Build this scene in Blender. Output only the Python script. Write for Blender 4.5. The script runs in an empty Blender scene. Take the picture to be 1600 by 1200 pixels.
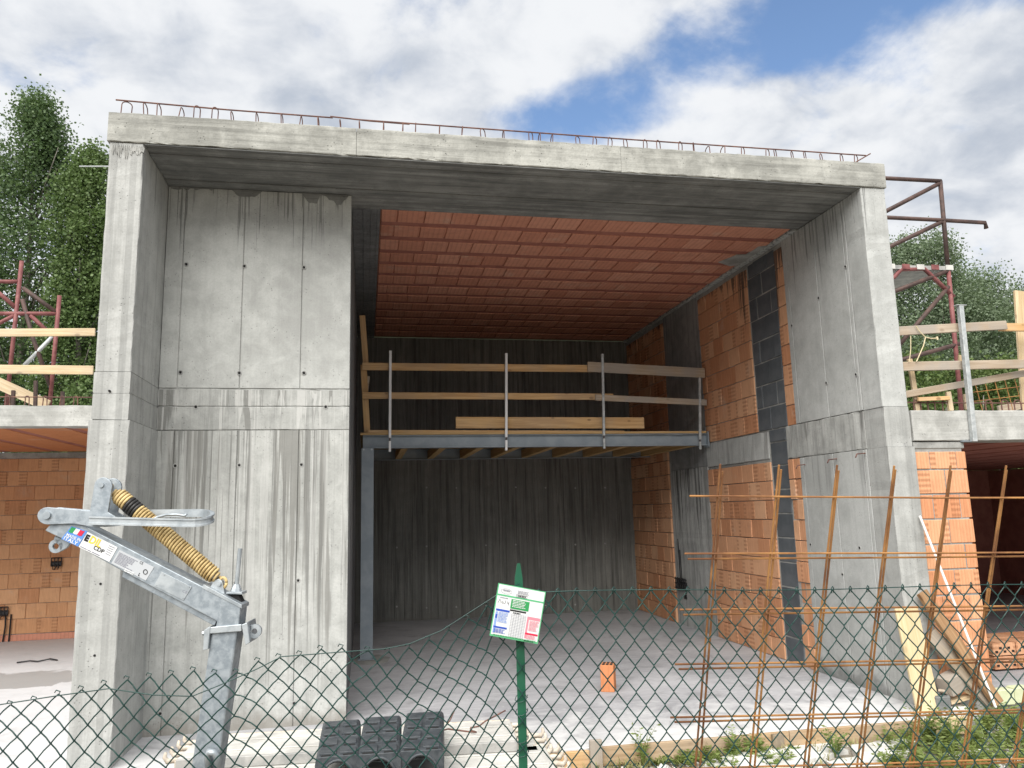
import bpy, math, random
from mathutils import Vector, Matrix
rnd = random.Random(7)
S = bpy.context.scene
COL = S.collection
R = math.radians

# ------------------------------------------------------------------ camera
CAM = Vector((-0.668, -5.739, 1.6)); F = 1201.2
YAW, PITCH, ROLL = R(10.891), R(9.329), R(-1.394)
FW = Vector((math.sin(YAW)*math.cos(PITCH), math.cos(YAW)*math.cos(PITCH), math.sin(PITCH)))
RH = Vector((math.cos(YAW), -math.sin(YAW), 0)); UH = RH.cross(FW)
RT = RH*math.cos(ROLL)+UH*math.sin(ROLL); UP = -RH*math.sin(ROLL)+UH*math.cos(ROLL)
cam = bpy.data.cameras.new('camera'); camo = bpy.data.objects.new('camera', cam); COL.objects.link(camo)
cam.sensor_width = 36; cam.lens = F/1600*36; cam.clip_start = .05; cam.clip_end = 3000
camo.matrix_world = Matrix(((RT.x, UP.x, -FW.x, CAM.x), (RT.y, UP.y, -FW.y, CAM.y), (RT.z, UP.z, -FW.z, CAM.z), (0, 0, 0, 1)))
S.camera = camo

# ------------------------------------------------------------------ light, sky, exposure
SUN_EL, SUN_AZ = R(47), R(205)      # azimuth measured from +Y towards +X
S.view_settings.view_transform = 'Standard'; S.view_settings.look = 'None'
S.view_settings.exposure = 0.74; S.view_settings.gamma = 1
sd = bpy.data.lights.new('sun', 'SUN'); sd.energy = 3.6; sd.angle = R(60); sd.color = (1, .97, .92)
so = bpy.data.objects.new('sun', sd); COL.objects.link(so)
dirv = Vector((math.sin(SUN_AZ)*math.cos(SUN_EL), math.cos(SUN_AZ)*math.cos(SUN_EL), math.sin(SUN_EL)))
so.rotation_euler = dirv.to_track_quat('Z', 'Y').to_euler(); so.location = (0, -8, 20)


class NT:
    """small node-tree builder"""
    def __init__(s, tree):
        s.t = tree; s.l = tree.links
    def n(s, kind, **kw):
        nd = s.t.nodes.new(kind)
        for k, v in kw.items():
            if k.startswith('a_'): setattr(nd, k[2:], v)
            else:
                key = int(k[1:]) if k[0] == 'i' and k[1:].isdigit() else k.replace('_', ' ')
                s.put(nd.inputs[key], v)
        return nd
    def put(s, sock, v):
        if isinstance(v, bpy.types.NodeSocket): s.l.new(v, sock)
        else:
            if hasattr(sock.default_value, '__len__') and not hasattr(v, '__len__'): v = (v,)*len(sock.default_value)
            if hasattr(v, '__len__') and len(v) == 3 and len(sock.default_value) == 4: v = (*v, 1)
            sock.default_value = v
    def m(s, op, a, b=0., c=None, clamp=False):
        nd = s.t.nodes.new('ShaderNodeMath'); nd.operation = op; nd.use_clamp = clamp
        s.put(nd.inputs[0], a); s.put(nd.inputs[1], b)
        if c is not None: s.put(nd.inputs[2], c)
        return nd.outputs[0]
    def vm(s, op, a, b=(0, 0, 0)):
        nd = s.t.nodes.new('ShaderNodeVectorMath'); nd.operation = op
        s.put(nd.inputs[0], a); s.put(nd.inputs[1], b); return nd.outputs[0]
    def mix(s, f, a, b, mode='MIX'):
        nd = s.t.nodes.new('ShaderNodeMix'); nd.data_type = 'RGBA'; nd.blend_type = mode
        s.put(nd.inputs[0], f); s.put(nd.inputs[6], a); s.put(nd.inputs[7], b); return nd.outputs[2]
    def noise(s, vec, scale, detail=4, rough=.55, dist=0.):
        nd = s.t.nodes.new('ShaderNodeTexNoise'); s.put(nd.inputs['Vector'], vec)
        nd.inputs['Scale'].default_value = scale; nd.inputs['Detail'].default_value = detail
        nd.inputs['Roughness'].default_value = rough; nd.inputs['Distortion'].default_value = dist
        return nd.outputs[0]
    def ramp(s, f, a, b, lo=0., hi=1.):
        nd = s.t.nodes.new('ShaderNodeMapRange'); nd.interpolation_type = 'SMOOTHSTEP'
        s.put(nd.inputs[0], f); s.put(nd.inputs[1], a); s.put(nd.inputs[2], b); s.put(nd.inputs[3], lo); s.put(nd.inputs[4], hi)
        return nd.outputs[0]


w = bpy.data.worlds.new('World'); S.world = w; w.use_nodes = True
w.node_tree.nodes.clear(); t = NT(w.node_tree)
sky = t.n('ShaderNodeTexSky', a_sky_type='NISHITA', a_sun_disc=False, a_sun_elevation=SUN_EL, a_sun_rotation=SUN_AZ, a_air_density=1.0, a_dust_density=.15, a_ozone_density=2.5)
tc = t.n('ShaderNodeTexCoord'); d = tc.outputs['Generated']
sp = t.n('ShaderNodeSeparateXYZ', Vector=d)
zz = t.m('ADD', t.m('MAXIMUM', sp.outputs[2], 0.), .35)
uu = t.m('DIVIDE', sp.outputs[0], zz); vv = t.m('DIVIDE', sp.outputs[1], zz)
uv = t.n('ShaderNodeCombineXYZ', X=uu, Y=vv, Z=0.).outputs[0]
n1 = t.noise(t.vm('ADD', uv, (3.1, .4, 0)), 3.3, 9, .58, .25)
n2 = t.noise(t.vm('ADD', uv, (7.7, 2.2, 1)), 3.2, 6, .5, .2)
n3 = t.noise(t.vm('ADD', uv, (1.2, 5.1, 2)), 8.0, 8, .55, .2)
strip = t.m('ABSOLUTE', t.m('ADD', t.m('ADD', t.m('MULTIPLY', uu, .75), t.m('MULTIPLY', vv, .66)), -.915))
gap = t.m('MULTIPLY', t.ramp(strip, .0, .17, 1, 0), t.ramp(vv, 1.02, 1.13, 1, 0))
cov = t.m('ADD', t.m('ADD', t.m('MULTIPLY', n1, .75), t.m('MULTIPLY', n3, .25)), t.m('MULTIPLY', gap, -.30))
cover = t.ramp(cov, .25, .44)
shade = t.m('ADD', t.m('MULTIPLY', n2, .5), t.m('MULTIPLY', n3, .5))
ccol = t.mix(t.ramp(shade, .34, .58), (.56, .62, .72), (1.0, 1.02, 1.05))
bg1 = t.n('ShaderNodeBackground', Color=sky.outputs[0], Strength=.12)
bg2 = t.n('ShaderNodeBackground', Color=ccol, Strength=.54)
mx = t.n('ShaderNodeMixShader', i0=cover, i1=bg1.outputs[0], i2=bg2.outputs[0])
t.n('ShaderNodeOutputWorld', Surface=mx.outputs[0])

# ------------------------------------------------------------------ pixel helpers (photo measurements -> real points on real planes)
def ray(x, y): return FW + RT*((x-800)/F) - UP*((y-600)/F)
def atY(x, y, Y):
    d = ray(x, y); return CAM + d*((Y-CAM.y)/d.y)
def atX(x, y, X):
    d = ray(x, y); return CAM + d*((X-CAM.x)/d.x)
def atZ(x, y, Z):
    d = ray(x, y); return CAM + d*((Z-CAM.z)/d.z)

# ------------------------------------------------------------------ mesh helpers
def wl(o):
    v = Vector((0, 0, 0))
    while o is not None: v += o.location; o = o.parent
    return v
def tag(o, label=None, cat=None, group=None, kind=None):
    if label: o['label'] = label
    if cat: o['category'] = cat
    if group: o['group'] = group
    if kind: o['kind'] = kind
    return o
def empty(name, loc, label, cat, group=None):
    o = bpy.data.objects.new(name, None); COL.objects.link(o); o.location = loc
    o.empty_display_size = .1
    return tag(o, label, cat, group)

def cbox(sx, sy, sz, b):
    """chamfered box centred on origin"""
    V = []; Fc = []; idx = {}
    h = (sx/2, sy/2, sz/2); b = min(b, min(h)*.45)
    for a in (-1, 1):
        for c in (-1, 1):
            for e in (-1, 1):
                for ax in range(3):
                    p = [a*h[0], c*h[1], e*h[2]]
                    for k in range(3):
                        if k != ax: p[k] -= (a, c, e)[k]*b
                    idx[(a, c, e, ax)] = len(V); V.append(tuple(p))
    def face(*q):
        Fc.append([idx[k] for k in q])
    for s in (-1, 1):
        f0 = [(s, -1, -1, 0), (s, 1, -1, 0), (s, 1, 1, 0), (s, -1, 1, 0)]; face(*(f0 if s > 0 else f0[::-1]))
        f1 = [(-1, s, -1, 1), (1, s, -1, 1), (1, s, 1, 1), (-1, s, 1, 1)]; face(*(f1[::-1] if s > 0 else f1))
        f2 = [(-1, -1, s, 2), (1, -1, s, 2), (1, 1, s, 2), (-1, 1, s, 2)]; face(*(f2 if s > 0 else f2[::-1]))
    for a in (-1, 1):
        for c in (-1, 1):
            face((a, c, -1, 0), (a, c, 1, 0), (a, c, 1, 1), (a, c, -1, 1))
            face((a, -1, c, 0), (a, 1, c, 0), (a, 1, c, 2), (a, -1, c, 2))
            face((-1, a, c, 1), (1, a, c, 1), (1, a, c, 2), (-1, a, c, 2))
            for e in (-1, 1): face((a, c, e, 0), (a, c, e, 1), (a, c, e, 2))
    return V, Fc

class MB:
    def __init__(s): s.v = []; s.f = []; s.mi = []
    def add(s, V, Fc, mat=None, mi=0):
        o = len(s.v)
        for p in V:
            p = Vector(p); s.v.append(tuple(mat @ p) if mat else tuple(p))
        for f in Fc: s.f.append([i+o for i in f]); s.mi.append(mi)
        return s
    def box(s, x0, y0, z0, x1, y1, z1, b=.003, mi=0):
        V, Fc = cbox(abs(x1-x0), abs(y1-y0), abs(z1-z0), b)
        return s.add(V, Fc, Matrix.Translation(((x0+x1)/2, (y0+y1)/2, (z0+z1)/2)), mi)
    def obox(s, c, ax, ay, az, sx, sy, sz, b=.002, mi=0):
        M = Matrix(((ax.x, ay.x, az.x, c.x), (ax.y, ay.y, az.y, c.y), (ax.z, ay.z, az.z, c.z), (0, 0, 0, 1)))
        V, Fc = cbox(sx, sy, sz, b); return s.add(V, Fc, M, mi)
    def beam(s, a, b, w, h, up=Vector((0, 0, 1)), bv=.002, mi=0):
        a = Vector(a); b = Vector(b); x = (b-a).normalized(); y = Vector(up).cross(x).normalized(); z = x.cross(y)
        return s.obox((a+b)/2, x, y, z, (b-a).length, w, h, bv, mi)
    def tube(s, pts, r, n=6, cap=True, mi=0):
        pts = [Vector(p) for p in pts]; o = len(s.v); prev = None
        for i, p in enumerate(pts):
            d = (pts[min(i+1, len(pts)-1)]-pts[max(i-1, 0)])
            d = d.normalized() if d.length > 1e-9 else Vector((0, 0, 1))
            if prev is None:
                a = Vector((0, 0, 1)) if abs(d.z) < .9 else Vector((1, 0, 0)); u = d.cross(a).normalized()
            else:
                u = (prev-d*prev.dot(d)); u = u.normalized() if u.length > 1e-6 else d.orthogonal().normalized()
            prev = u; v = d.cross(u); rr = r[i] if hasattr(r, '__len__') else r
            for k in range(n):
                q = 2*math.pi*k/n; s.v.append(tuple(p+u*(rr*math.cos(q))+v*(rr*math.sin(q))))
        for i in range(len(pts)-1):
            for k in range(n):
                k2 = (k+1) % n
                s.f.append([o+i*n+k, o+i*n+k2, o+(i+1)*n+k2, o+(i+1)*n+k]); s.mi.append(mi)
        if cap:
            s.f.append([o+k for k in range(n)][::-1]); s.mi.append(mi)
            e = o+(len(pts)-1)*n; s.f.append([e+k for k in range(n)]); s.mi.append(mi)
        return s
    def prism(s, poly, vec, mi=0):
        """closed polygon of 3D points extruded by vec"""
        o = len(s.v); n = len(poly); vec = Vector(vec)
        for p in poly: s.v.append(tuple(p))
        for p in poly: s.v.append(tuple(Vector(p)+vec))
        s.f.append([o+i for i in range(n)]); s.mi.append(mi)
        s.f.append([o+n+i for i in range(n)][::-1]); s.mi.append(mi)
        for i in range(n):
            j = (i+1) % n; s.f.append([o+j, o+i, o+n+i, o+n+j]); s.mi.append(mi)
        return s
    def build(s, name, mat, parent=None, smooth=False, recalc=False):
        off = wl(parent)
        me = bpy.data.meshes.new(name); me.from_pydata([(x-off.x, y-off.y, z-off.z) for x, y, z in s.v], [], s.f)
        mats = mat if isinstance(mat, (list, tuple)) else [mat]
        for m in mats: me.materials.append(m)
        if len(mats) > 1: me.polygons.foreach_set('material_index', s.mi)
        if smooth: me.polygons.foreach_set('use_smooth', [True]*len(me.polygons))
        if recalc:
            import bmesh
            bm = bmesh.new(); bm.from_mesh(me); bmesh.ops.recalc_face_normals(bm, faces=bm.faces); bm.to_mesh(me); bm.free()
        me.update()
        o = bpy.data.objects.new(name, me); COL.objects.link(o); o.parent = parent
        return o

_cache = {}
def piece(name, size, loc, axes, mat, parent, bev=.004, jit=0., var=''):
    """a small chamfered block that shares its mesh with alike blocks; axes = (x, y, z) world vectors of its sides"""
    key = (name, tuple(round(q, 3) for q in size), mat.name, round(bev, 4))
    me = _cache.get(key)
    if me is None:
        V, Fc = cbox(*size, bev); me = bpy.data.meshes.new(name); me.from_pydata(V, [], Fc); me.materials.append(mat); me.update(); _cache[key] = me
    o = bpy.data.objects.new(name, me); COL.objects.link(o); o.parent = parent
    off = wl(parent); x, y, z = [Vector(a) for a in axes]
    M = Matrix(((x.x, y.x, z.x), (x.y, y.y, z.y), (x.z, y.z, z.z)))
    if jit: M = M @ Matrix.Rotation(rnd.gauss(0, jit), 3, 'Z') @ Matrix.Rotation(rnd.gauss(0, jit), 3, 'X')
    o.location = Vector(loc)-off; o.rotation_euler = M.to_euler()
    return o

def plank(name, a, b, wdt, thk, up, mat, parent=None, bev=.003, **tags):
    """board from a to b; wdt along up, thk across"""
    a = Vector(a); b = Vector(b); x = (b-a).normalized(); up = Vector(up); up = (up-x*up.dot(x)).normalized(); y = up.cross(x)
    o = piece(name, ((b-a).length, thk, wdt), (a+b)/2, (x, y, up), mat, parent, bev)
    if tags: tag(o, **tags)
    return o

# ------------------------------------------------------------------ materials
def newmat(name):
    m = bpy.data.materials.new(name); m.use_nodes = True; m.node_tree.nodes.clear(); return m, NT(m.node_tree)
def finish(t, col, rough=.8, bump=None, bstr=.3, bdist=.01, metal=0., spec=.3, coat=0.):
    b = t.n('ShaderNodeBsdfPrincipled', Base_Color=col, Roughness=rough, Metallic=metal)
    b.inputs['Specular IOR Level'].default_value = spec
    if bump is not None:
        bp = t.n('ShaderNodeBump', Strength=bstr, Distance=bdist, Height=bump); t.l.new(bp.outputs[0], b.inputs['Normal'])
    t.n('ShaderNodeOutputMaterial', Surface=b.outputs[0]); return b
def scl(t, v, s): return t.vm('MULTIPLY', v, s)

def concrete(name, a, b, streak=.25, board=None, bw=.12, mottle=.5, drips=(), damp=None, bstr=.35, pits=.6, axis='x', grain=0.):
    """a, b: dark and light cement tones. drips: (ztop, length, amount, colour, freq). board: 'x','y','z' = axis across the shuttering boards"""
    m, t = newmat(name)
    g = t.n('ShaderNodeNewGeometry'); P = g.outputs['Position']; sp = t.n('ShaderNodeSeparateXYZ', Vector=P)
    big = t.noise(P, 1.3, 5, .6); med = t.noise(P, 6.5, 6, .62, .4); fine = t.noise(P, 70, 3, .6)
    f = t.m('ADD', t.m('MULTIPLY', big, .55), t.m('MULTIPLY', med, .45))
    col = t.mix(t.ramp(f, .5-.25/max(mottle, .05)*.35, .5+.25/max(mottle, .05)*.35), a, b)
    col = t.mix(t.m('MULTIPLY', t.ramp(fine, .35, .7), .18), col, tuple(q*.6 for q in a))
    st = t.noise(scl(t, P, (11, 11, .45)), 1.6, 6, .65)
    st2 = t.noise(scl(t, P, (37, 37, .9)), 1.5, 4, .6)
    if board == 'z' or axis == 'h':
        st = t.noise(scl(t, P, (.5, 9, 13)), 1.5, 6, .65); st2 = t.noise(scl(t, P, (.9, 40, 40)), 1.4, 4, .6)
    col = t.mix(t.m('MULTIPLY', t.ramp(st, .46, .66), streak), col, tuple(q*.55 for q in a))
    col = t.mix(t.m('MULTIPLY', t.ramp(st2, .5, .7), streak*.6), col, tuple(min(q*1.15, .8) for q in b))
    h = t.m('ADD', t.m('MULTIPLY', med, .5), t.m('MULTIPLY', fine, .25))
    h = t.m('ADD', h, t.m('MULTIPLY', st2, .35*max(streak, grain)*2))
    if board:
        ax = sp.outputs[{'x': 0, 'y': 1, 'z': 2}[board]]
        wn = t.n('ShaderNodeTexWhiteNoise', a_noise_dimensions='1D', W=t.m('FLOOR', t.m('DIVIDE', ax, bw)))
        col = t.mix(t.m('MULTIPLY', wn.outputs[0], .45), col, tuple(q*.62 for q in a))
    if pits:
        vo = t.n('ShaderNodeTexVoronoi', Vector=P, Scale=34., Randomness=1.)
        ms = t.m('MULTIPLY', t.ramp(vo.outputs['Distance'], .11, .18, 1, 0), t.ramp(t.noise(P, 5, 3), .48, .60))
        col = t.mix(t.m('MULTIPLY', ms, pits), col, tuple(q*.4 for q in a)); h = t.m('ADD', h, t.m('MULTIPLY', ms, -.8))
    for zt, ln, amt, dc, fr in drips:
        nn = t.noise(scl(t, P, (fr, fr, .22)), 1., 5, .7, .15); n4 = t.noise(scl(t, P, (fr*.5, fr*.5, 0.02)), 1., 4, .7)
        k = t.m('DIVIDE', t.m('SUBTRACT', zt, sp.outputs[2]), t.m('ADD', t.m('MULTIPLY', t.ramp(n4, .35, .68), ln), .02))
        fall = t.m('MULTIPLY', t.ramp(k, .75, 1.0, 1, 0), t.m('GREATER_THAN', k, 0.))
        col = t.mix(t.m('MULTIPLY', t.m('MULTIPLY', t.ramp(nn, .53, .565), fall), amt), col, dc)
    if damp:
        zb, ln, amt, dc = damp
        k = t.ramp(t.m('ADD', sp.outputs[2], t.m('MULTIPLY', t.m('SUBTRACT', med, .5), ln*1.6)), zb, zb+ln, 1, 0)
        col = t.mix(t.m('MULTIPLY', k, amt), col, dc)
    finish(t, col, .86, h, bstr, .012, spec=.22)
    return m

CA, CB = (.265, .265, .25), (.46, .46, .435)
DK = (.045, .047, .048); WET = (.20, .20, .188)
M = {}
M['panel'] = concrete('concrete_panel', (.36, .365, .35), (.50, .51, .488), .10, drips=((4.36, .75, .6, (.09, .09, .09), 30),), mottle=.7)
M['panel_low'] = concrete('concrete_panel_streaked', (.34, .345, .328), (.485, .49, .468), .32, drips=((2.30, 3.0, .8, (.215, .213, .198), 7), (2.30, 2.6, .75, (.17, .17, .16), 22), (2.3, 2.2, .4, (.52, .52, .50), 17)), mottle=.8, damp=(0., .18, .7, (.22, .20, .175)))
M['band'] = concrete('concrete_band', (.32, .325, .31), (.45, .455, .435), .4, drips=((2.62, .5, .8, WET, 11), (2.62, .45, .7, (.52, .52, .50), 19)), mottle=.9, bstr=.6)
M['pillar'] = concrete('concrete_pillar', (.345, .35, .336), (.485, .49, .472), .34, board='x', bw=.045, drips=((4.36, .5, .6, (.12, .12, .12), 30),), mottle=.6, bstr=.5)
M['side'] = concrete('concrete_side', (.36, .368, .355), (.49, .50, .485), .12, drips=((4.36, .8, .6, (.08, .08, .08), 24), (2.38, 1.0, .4, (.17, .17, .165), 20)), damp=(0., .22, .75, (.12, .12, .115)), mottle=.6)
M['fascia'] = concrete('concrete_fascia', (.26, .26, .238), (.43, .43, .395), .5, axis='h', mottle=.9, bstr=.6, pits=.8)
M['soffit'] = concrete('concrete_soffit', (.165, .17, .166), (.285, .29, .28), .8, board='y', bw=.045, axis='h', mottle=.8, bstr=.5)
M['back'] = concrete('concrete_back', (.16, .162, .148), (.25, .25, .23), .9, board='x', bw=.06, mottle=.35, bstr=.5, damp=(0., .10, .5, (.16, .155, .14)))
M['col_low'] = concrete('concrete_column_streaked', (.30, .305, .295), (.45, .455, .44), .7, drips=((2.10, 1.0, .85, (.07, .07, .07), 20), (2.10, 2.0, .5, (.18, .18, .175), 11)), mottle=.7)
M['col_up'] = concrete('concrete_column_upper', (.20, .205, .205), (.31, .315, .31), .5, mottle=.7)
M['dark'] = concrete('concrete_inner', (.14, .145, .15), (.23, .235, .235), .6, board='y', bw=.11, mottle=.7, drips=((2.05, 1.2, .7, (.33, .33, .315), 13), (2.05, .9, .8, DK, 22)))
M['wing'] = concrete('concrete_wing_slab', (.33, .33, .31), (.52, .52, .495), .35, axis='h', mottle=.8)
M['patch'] = concrete('mortar', (.26, .26, .245), (.40, .40, .38), .1, mottle=1., bstr=.8)

def floor_mat():
    m, t = newmat('floor_cement')
    P = t.n('ShaderNodeNewGeometry').outputs['Position']; sp = t.n('ShaderNodeSeparateXYZ', Vector=P)
    big = t.noise(P, .55, 5, .6, .6); med = t.noise(P, 3.2, 6, .6, .8); fine = t.noise(P, 55, 4, .65)
    swirl = t.noise(scl(t, P, (2.2, 16, 1)), 1.3, 5, .6, 1.6)
    col = t.mix(t.ramp(big, .35, .65), (.27, .27, .285), (.41, .41, .425))
    col = t.mix(t.m('MULTIPLY', t.ramp(swirl, .45, .62), .35), col, (.48, .48, .49))
    col = t.mix(t.m('MULTIPLY', t.ramp(med, .52, .70), .55), col, (.20, .20, .205))
    col = t.mix(t.m('MULTIPLY', t.ramp(t.noise(P, 22, 5, .7), .56, .70), .4), col, (.58, .58, .57))
    # daylight falling on the open slab front, painted in as paler, powdery cement
    k = t.ramp(t.m('ADD', sp.outputs[1], t.m('MULTIPLY', t.m('SUBTRACT', med, .5), 2.2)), -.35, .75, 1, 0)
    col = t.mix(t.m('MULTIPLY', k, .75), col, (.66, .66, .65))
    # rain puddle left of the portal
    dx = t.m('MULTIPLY', t.m('ADD', sp.outputs[0], 4.3), .55); dy = t.m('MULTIPLY', t.m('SUBTRACT', sp.outputs[1], 3.35), 1.3)
    rr = t.m('ADD', t.m('SQRT', t.m('ADD', t.m('MULTIPLY', dx, dx), t.m('MULTIPLY', dy, dy))), t.m('MULTIPLY', t.m('SUBTRACT', med, .5), .9))
    wetm = t.ramp(rr, .52, .60, 1, 0)
    kl = t.ramp(sp.outputs[0], -2.7, -2.4, 1, 0)
    col = t.mix(t.m('MULTIPLY', kl, .5), col, (.66, .66, .66))  # sunlit floor left of the hall, brightness painted into the colour
    col = t.mix(t.m('MULTIPLY', wetm, .85), col, (.28, .28, .275))
    rg = t.m('SUBTRACT', .78, t.m('MULTIPLY', wetm, .3))
    finish(t, col, rg, t.m('ADD', t.m('MULTIPLY', fine, .5), t.m('MULTIPLY', swirl, .8)), .3, .008, spec=.3)
    return m
M['floor'] = floor_mat()

def brick_mat(name, c1, c2, c3, ladder=.35, rib=60., dirt=.3):
    m, t = newmat(name)
    oc = t.n('ShaderNodeTexCoord').outputs['Object']; oi = t.n('ShaderNodeObjectInfo').outputs['Random']
    P = t.n('ShaderNodeNewGeometry').outputs['Position']
    sp = t.n('ShaderNodeSeparateXYZ', Vector=oc)
    r2 = t.m('FRACT', t.m('MULTIPLY', oi, 17.37)); r3 = t.m('FRACT', t.m('MULTIPLY', oi, 91.7))
    col = t.mix(oi, c1, c2); col = t.mix(t.m('MULTIPLY', t.ramp(r2, .6, 1.), .8), col, c3)
    n = t.noise(P, 9, 5, .6); col = t.mix(t.m('MULTIPLY', t.ramp(n, .45, .75), dirt), col, tuple(q*.55 for q in c1))
    n5 = t.noise(P, 3.3, 4, .6); col = t.mix(t.m('MULTIPLY', t.ramp(n5, .58, .74), .35), col, (.52, .42, .34))
    ribs = t.m('SINE', t.m('MULTIPLY', sp.outputs[0], rib*6.283))
    rows = t.m('SINE', t.m('MULTIPLY', sp.outputs[2], 22*6.283)); part = t.m('GREATER_THAN', t.m('SINE', t.m('ADD', t.m('MULTIPLY', sp.outputs[0], 25.), t.m('MULTIPLY', r3, 6.))), .1)
    lad = t.m('MULTIPLY', t.m('MULTIPLY', part, t.m('GREATER_THAN', r3, 1-ladder)), t.m('ADD', t.m('MULTIPLY', rows, .5), .5))
    gro = t.n('ShaderNodeTexNoise', Vector=scl(t, oc, (90, 90, 4)), Scale=1.).outputs[0]
    col = t.mix(t.m('MULTIPLY', lad, .60), col, tuple(q*.58 for q in c3))
    col = t.mix(t.m('MULTIPLY', t.ramp(ribs, .2, .95), .28), col, tuple(q*.6 for q in c1))
    col = t.mix(t.m('MULTIPLY', t.ramp(gro, .5, .7), .25), col, tuple(min(.8, q*1.25) for q in c2))
    # tar-like run-off below the roof slab
    wp = t.n('ShaderNodeSeparateXYZ', Vector=P); ln = t.noise(scl(t, P, (9, 16, .3)), 1., 5, .7); l2 = t.noise(scl(t, P, (3, 11, .02)), 1., 4, .7)
    zlim = t.m('SUBTRACT', 4.32, t.m('ADD', .06, t.m('MULTIPLY', t.m('MULTIPLY', t.ramp(l2, .38, .66), t.ramp(wp.outputs[1], 2.05, 2.75, 1.1, .12)), t.ramp(wp.outputs[1], 1.2, 1.5))))
    stn = t.m('MULTIPLY', t.m('MULTIPLY', t.ramp(t.m('SUBTRACT', wp.outputs[2], zlim), 0., .08), t.ramp(ln, .40, .52)), t.m('LESS_THAN', wp.outputs[2], 4.34))
    col = t.mix(t.m('MULTIPLY', stn, .85), col, (.045, .042, .04))
    h = t.m('ADD', t.m('ADD', t.m('MULTIPLY', ribs, .25), t.m('MULTIPLY', lad, -1.)), t.m('MULTIPLY', t.noise(P, 60, 3), .6))
    finish(t, col, .88, h, .35, .006, spec=.2); return m
M['brick'] = brick_mat('clay_block', (.56, .275, .15), (.66, .38, .225), (.48, .205, .10), .55)
M['brick_wing'] = brick_mat('clay_block_wing', (.55, .285, .145), (.64, .37, .205), (.49, .23, .115), .2)
M['brick_pier'] = brick_mat('clay_block_pier', (.60, .275, .14), (.67, .36, .205), (.54, .22, .105), .45, rib=34.)
M['tile'] = brick_mat('clay_ceiling_tile', (.55, .245, .165), (.61, .30, .21), (.49, .205, .135), .0, rib=20., dirt=.35)
M['tile_wing'] = brick_mat('clay_ceiling_wing', (.50, .19, .08), (.54, .22, .10), (.44, .16, .07), .0, rib=20.)

def simple(name, c1, c2, rough=.6, scale=8., metal=0., bstr=.2, spec=.4, stretch=(1, 1, 1), objc=True, rand=.0):
    m, t = newmat(name)
    P = t.n('ShaderNodeTexCoord').outputs['Object'] if objc else t.n('ShaderNodeNewGeometry').outputs['Position']
    n = t.noise(scl(t, P, stretch), scale, 6, .6, .3); n2 = t.noise(P, scale*7, 3, .6)
    col = t.mix(t.ramp(n, .35, .65), c1, c2)
    if rand:
        oi = t.n('ShaderNodeObjectInfo').outputs['Random']; col = t.mix(t.m('MULTIPLY', oi, rand), col, tuple(q*.5 for q in c1))
    rg = t.m('ADD', rough-.12, t.m('MULTIPLY', n2, .24))
    finish(t, col, rg, t.m('ADD', n, t.m('MULTIPLY', n2, .4)), bstr, .004, metal, spec); return m
def wood(name, c1, c2, knots=.6, grey=.0):
    m, t = newmat(name)
    oc = t.n('ShaderNodeTexCoord').outputs['Object']; oi = t.n('ShaderNodeObjectInfo').outputs['Random']
    P = t.vm('ADD', oc, t.n('ShaderNodeCombineXYZ', X=t.m('MULTIPLY', oi, 13.), Y=t.m('MULTIPLY', oi, 7.), Z=0.).outputs[0])
    gr = t.noise(scl(t, P, (1.2, 30, 30)), 1.6, 6, .6, .5); big = t.noise(scl(t, P, (.8, 4, 4)), 1.5, 4)
    col = t.mix(t.ramp(gr, .35, .68), c1, c2); col = t.mix(t.m('MULTIPLY', t.ramp(big, .45, .7), .4), col, tuple(q*.7 for q in c1))
    vo = t.n('ShaderNodeTexVoronoi', Vector=scl(t, P, (5, 9, 9)), Scale=1.)
    kn = t.ramp(vo.outputs['Distance'], .10, .19, 1, 0)
    col = t.mix(t.m('MULTIPLY', kn, knots), col, (.10, .045, .02))
    if grey: col = t.mix(t.m('MULTIPLY', t.ramp(t.noise(P, 2.2, 5), .4, .6), grey), col, (.33, .30, .265))
    finish(t, col, .75, gr, .25, .004, spec=.25); return m
M['wood'] = wood('timber_fresh', (.50, .30, .135), (.66, .44, .22), .6, .22)
M['wood_pale'] = wood('timber_pale', (.54, .40, .23), (.70, .56, .37), .45, .28)
M['wood_brown'] = wood('timber_brown', (.26, .15, .075), (.38, .24, .13), .5)
M['wood_old'] = wood('timber_weathered', (.36, .28, .20), (.47, .39, .30), .35, .75)
M['wood_yellow'] = wood('shutter_panel_yellow', (.53, .42, .24), (.61, .50, .32), .2)
M['wood_form'] = wood('formwork_timber', (.36, .24, .13), (.50, .36, .22), .4, .35)
M['wood_mud'] = wood('timber_muddy', (.16, .125, .085), (.32, .24, .15), .4, .5)
M['ply'] = wood('joist_timber', (.42, .27, .12), (.52, .36, .18), .2)
M['joist_clay'] = simple('clay_joist_soffit', (.29, .115, .09), (.37, .155, .12), .9, 6, 0., .4, .15, (1, 1, 1), False)
M['steel'] = simple('grey_primer_steel', (.20, .235, .265), (.255, .29, .32), .45, 5, 0., .05, .45)
M['galv'] = simple('galvanised_steel', (.30, .335, .36), (.47, .505, .525), .45, 14, .5, .12, .5)
M['galv_arm'] = simple('galvanised_arm', (.24, .275, .305), (.36, .40, .43), .48, 38, .45, .2, .5)
M['galv_dull'] = simple('zinc_dull', (.36, .385, .39), (.52, .54, .54), .55, 20, .35, .15, .4)
M['deck_side'] = simple('zinc_deck_side', (.27, .27, .26), (.40, .39, .37), .6, 9, .2, .2, .3)
M['deck'] = simple('dusty_deck_steel', (.46, .45, .42), (.62, .61, .57), .66, 5, .1, .15, .3)
M['deck_edge'] = simple('cement_crusted_steel', (.42, .36, .29), (.62, .57, .49), .8, 16, 0., .5, .2)
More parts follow.
